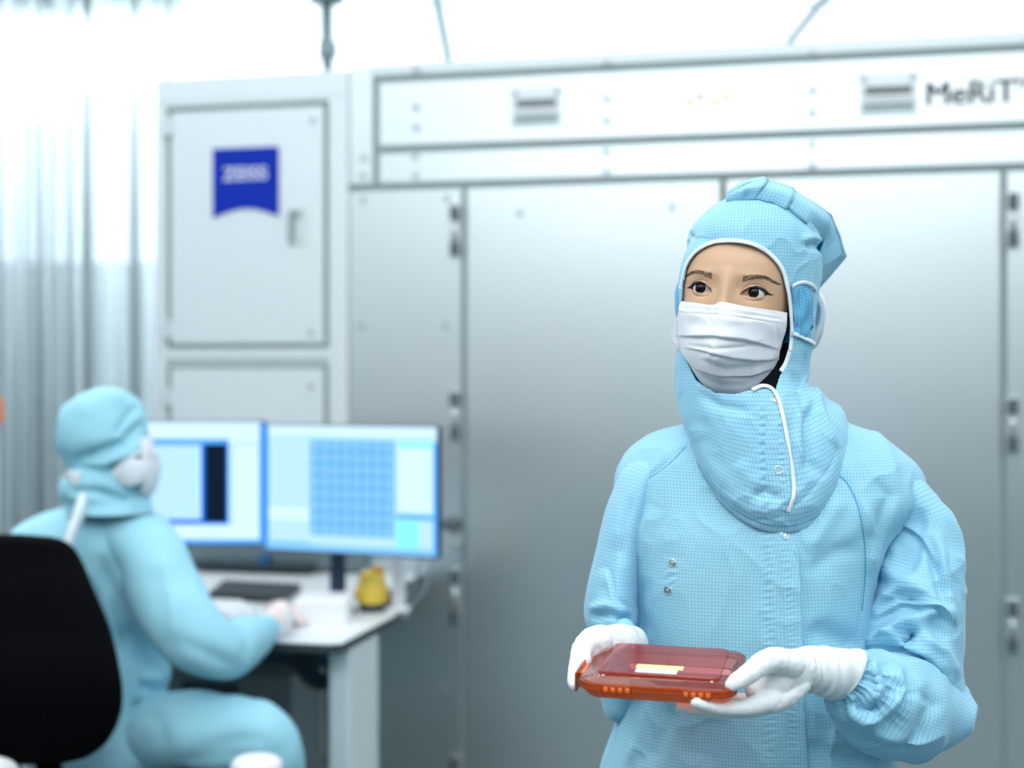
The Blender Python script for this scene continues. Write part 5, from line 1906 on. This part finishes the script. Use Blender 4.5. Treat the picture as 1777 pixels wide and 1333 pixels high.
# lid: sloped shoulder up to a raised panel
prism([(.0002, hx, hx, .022), (.004, hx, hx, .022), (.0055, hx - .001, hx - .001, .021), (.0075, hx - .012, hx - .012, .016), (.0085, hx - .0165, hx - .0165, .013)], True, False).build('lid', M['orange'], case, smooth=False)
prism([(.0088, hx - .0185, hx - .020, .010), (.0112, hx - .0185, hx - .020, .010), (.0122, hx - .0195, hx - .021, .009)], True, False).build('lid_panel', M['orange'], case)
# rims: thick edges read as saturated orange
def rimring(z0, z1, ho, hi, r, name, m):
    b = MB()
    o_, i_ = rrect(ho, ho, r), rrect(hi, hi, max(r - (ho - hi), .002))
    n = len(o_)
    vs = []
    for ring, z in ((o_, z0), (o_, z1), (i_, z1), (i_, z0)):
        vs += [BC + BR @ Vector((x, y, z)) for x, y in ring]
    fs = []
    for q in range(4):
        for j in range(n):
            k = (j + 1) % n
            p2 = (q + 1) % 4
            fs.append((q * n + j, q * n + k, p2 * n + k, p2 * n + j))
    return b.add(vs, fs).build(name, m, case, .0006)


rimring(-.0002, .0040, hx + .0012, hx - .0012, .023, 'lid_rim', M['orange_edge'])
rimring(-.0046, -.0008, hx + .0012, hx - .0012, .023, 'tray_rim', M['orange_edge'])
prism([(-.0150, hx - .012, hx - .012, .014), (-.0140, hx - .008, hx - .008, .018), (-.0050, hx - .001, hx - .001, .021), (-.0012, hx - .0002, hx - .0002, .022)], False, True).build('tray', M['orange_edge'], case)


def lbox(x0, x1, y0, y1, z0, z1, name, m, par=None, bev=.0008):
    o = BC + BR @ Vector((x0, y0, z0))
    return MB().box(o, BR @ Vector((x1 - x0, 0, 0)), BR @ Vector((0, y1 - y0, 0)), BR @ Vector((0, 0, z1 - z0))).build(name, m, par or case, bev)


for x in (-.042, .046):
    h_ = lbox(x - .0155, x + .0155, -hx - .0032, -hx - .001, -.0065, .0030, 'hinge', M['orange_edge'])
    for q in (-.012, -.004, .004, .012):
        lbox(x + q - .0026, x + q + .0026, -hx - .0045, -hx - .003, -.0040, .0010, 'hinge_knuckle', M['orange_solid'], h_, .0008)
lt = lbox(-hx - .0070, -hx - .0045, -.066, .046, -.013, .009, 'latch', M['orange_edge'], None, .0012)
lbox(-hx - .0050, -hx - .0005, -.045, .040, .001, .004, 'latch_arm', M['orange_solid'], lt)
lbox(-.028, .025, -.0430, -.0270, .01235, .0126, 'label', M['label_y'], None, 0)
wlab = lbox(-.026, .020, -.0610, -.0450, .01235, .0126, 'label', M['label_w'], None, 0)
for q in (-.014, -.010, -.006, .002, .006, .010):
    lbox(q - .0014, q + .0014, -.0540, -.0510, .01261, .0127, 'print', M['grey_ink'], wlab, 0)
for x_, y_ in ((-.060, -.070), (.060, -.070), (-.045, .058)):
    c_ = BC + BR @ Vector((x_, y_, .0086))
    MB().cyl(c_, c_ + BR @ Vector((0, 0, .0008)), .0014, 12).build('moulded_stud', M['label_w'], case)

# ---- gloves
def P(px, py, Y, r, ry=None):
    p = W(px, py, Y)
    rr = r / F * Y
    return (p.x, p.y, p.z, rr, ry if ry is not None else rr)


def ft(rows, n=18, sub=6, ref=(0, 1, 0)):
    return tubegrid([P(*r) for r in rows], n, sub, ref=ref)


# her left hand, right in the photo
tubes = [
    ft([(1428, 1164, 1.645, 33, .023), (1398, 1160, 1.635, 33, .022), (1368, 1166, 1.62, 37, .022), (1340, 1182, 1.61, 36, .024), (1318, 1202, 1.605, 24, .022)], 26),
    # thumb over the lid
    ft([(1372, 1152, 1.605, 26, .019), (1340, 1146, 1.585, 22, .016), (1318, 1156, 1.565, 20), (1296, 1172, 1.553, 17.5), (1278, 1184, 1.546, 15.5), (1268, 1190, 1.543, 12)]),
    # heel and side of the palm
    ft([(1380, 1190, 1.625, 24, .02), (1352, 1212, 1.605, 22, .018), (1326, 1222, 1.59, 19, .017)]),
    # index finger under the front edge
    ft([(1340, 1214, 1.59, 19), (1312, 1224, 1.573, 16), (1280, 1230, 1.560, 13.5), (1248, 1229, 1.549, 12.5), (1222, 1225, 1.541, 12), (1208, 1219, 1.538, 10.5)]),
    # middle finger behind it
    ft([(1340, 1216, 1.612, 18), (1300, 1234, 1.600, 13), (1255, 1235, 1.588, 12), (1210, 1231, 1.578, 11.5), (1180, 1227, 1.574, 10.5)]),
    ft([(1346, 1212, 1.635, 17), (1305, 1226, 1.632, 12), (1260, 1226, 1.628, 11), (1220, 1221, 1.624, 9.5)]),
    ft([(1352, 1204, 1.655, 15), (1318, 1214, 1.660, 11), (1285, 1214, 1.664, 10), (1258, 1210, 1.664, 8.5)])]
gl = hand_obj('glove', tubes, M['glove'], woman, .0014, 7)
gl['label'] = 'white glove with its thumb over the case lid'
CG = tubegrid([P(1392, 1158, 1.635, 33, .0235), P(1404, 1159, 1.64, 34.5, .0245), P(1422, 1163, 1.645, 38, .026), P(1440, 1166, 1.652, 41, .029), P(1458, 1169, 1.66, 41.5, .030), P(1474, 1172, 1.667, 42.5, .031), P(1481, 1173, 1.669, 42.5, .0315)], 90, 14, caps=(False, False))
n_ = gnormals(CG)
R_, N_ = CG.shape[:2]
k = np.arange(R_)[:, None] / R_
an = np.linspace(0, 2 * np.pi, N_, endpoint=False)[None, :]
CG = CG + n_ * ((.0016 * np.sin(k * 34 + an * 2 + np.sin(an * 3)) * np.exp(-((k - .3) / .22) ** 2) + .0009 * np.sin(k * 22 + an * 3))[..., None])
# the hem slants: lower part reaches less far
px_, py_ = proj(CG)
CG[..., 0] -= (np.clip((py_ - 1150) / 60, -0.3, 1) * .020 * k ** 1.5)
CG = wrinkle(CG, 40, .0012, 91)
cf = grid_obj('glove_cuff', CG, M['glove'], woman, solid=.0014)
hem = CG[-3]
MB().grid(tubegrid([tuple(p) + (.0011, .0011) for p in np.concatenate([hem, hem[:1]])][::2], 8, 1, caps=(False, False))).build('hem', M['glove'], cf, smooth=True)
# elastic blue-grey inner cuff
IG = tubegrid([P(1468, 1172, 1.667, 38, .029), P(1480, 1175, 1.67, 40, .030)], 60, 6, caps=(False, False))
# her right hand, left in the photo
tubes = [
    ft([(1096, 1112, 1.775, 26, .023), (1080, 1112, 1.755, 28, .024), (1056, 1116, 1.735, 31, .025), (1034, 1120, 1.715, 33, .024), (1018, 1128, 1.70, 24, .02)], 26),
    # thumb folding over the latch side
    ft([(1040, 1112, 1.70, 26, .018), (1020, 1118, 1.685, 22, .017), (1012, 1130, 1.670, 17), (1014, 1141, 1.658, 13.5), (1016, 1147, 1.652, 11.5)]),
    # finger down the side of the case
    ft([(1022, 1122, 1.69, 24, .018), (1006, 1136, 1.668, 16), (999, 1156, 1.648, 12), (995, 1174, 1.630, 10.5), (994, 1186, 1.618, 9.5), (997, 1192, 1.612, 7.5)]),
    # remaining fingers reach under the case
    ft([(1040, 1140, 1.715, 20, .018), (1030, 1165, 1.700, 13), (1045, 1178, 1.695, 11), (1070, 1182, 1.69, 10), (1092, 1181, 1.688, 8.5)]),
    ft([(1046, 1134, 1.735, 18, .018), (1042, 1156, 1.725, 12), (1058, 1167, 1.720, 10.5), (1080, 1170, 1.716, 9.5), (1102, 1169, 1.714, 8.5)]),
    ft([(1052, 1128, 1.750, 16, .016), (1052, 1146, 1.748, 11), (1068, 1158, 1.746, 9.5), (1088, 1160, 1.744, 8.5)])]
gl2 = hand_obj('glove', tubes, M['glove'], woman, .0014, 7)
gl2['label'] = 'white glove gripping the latch side of the case'
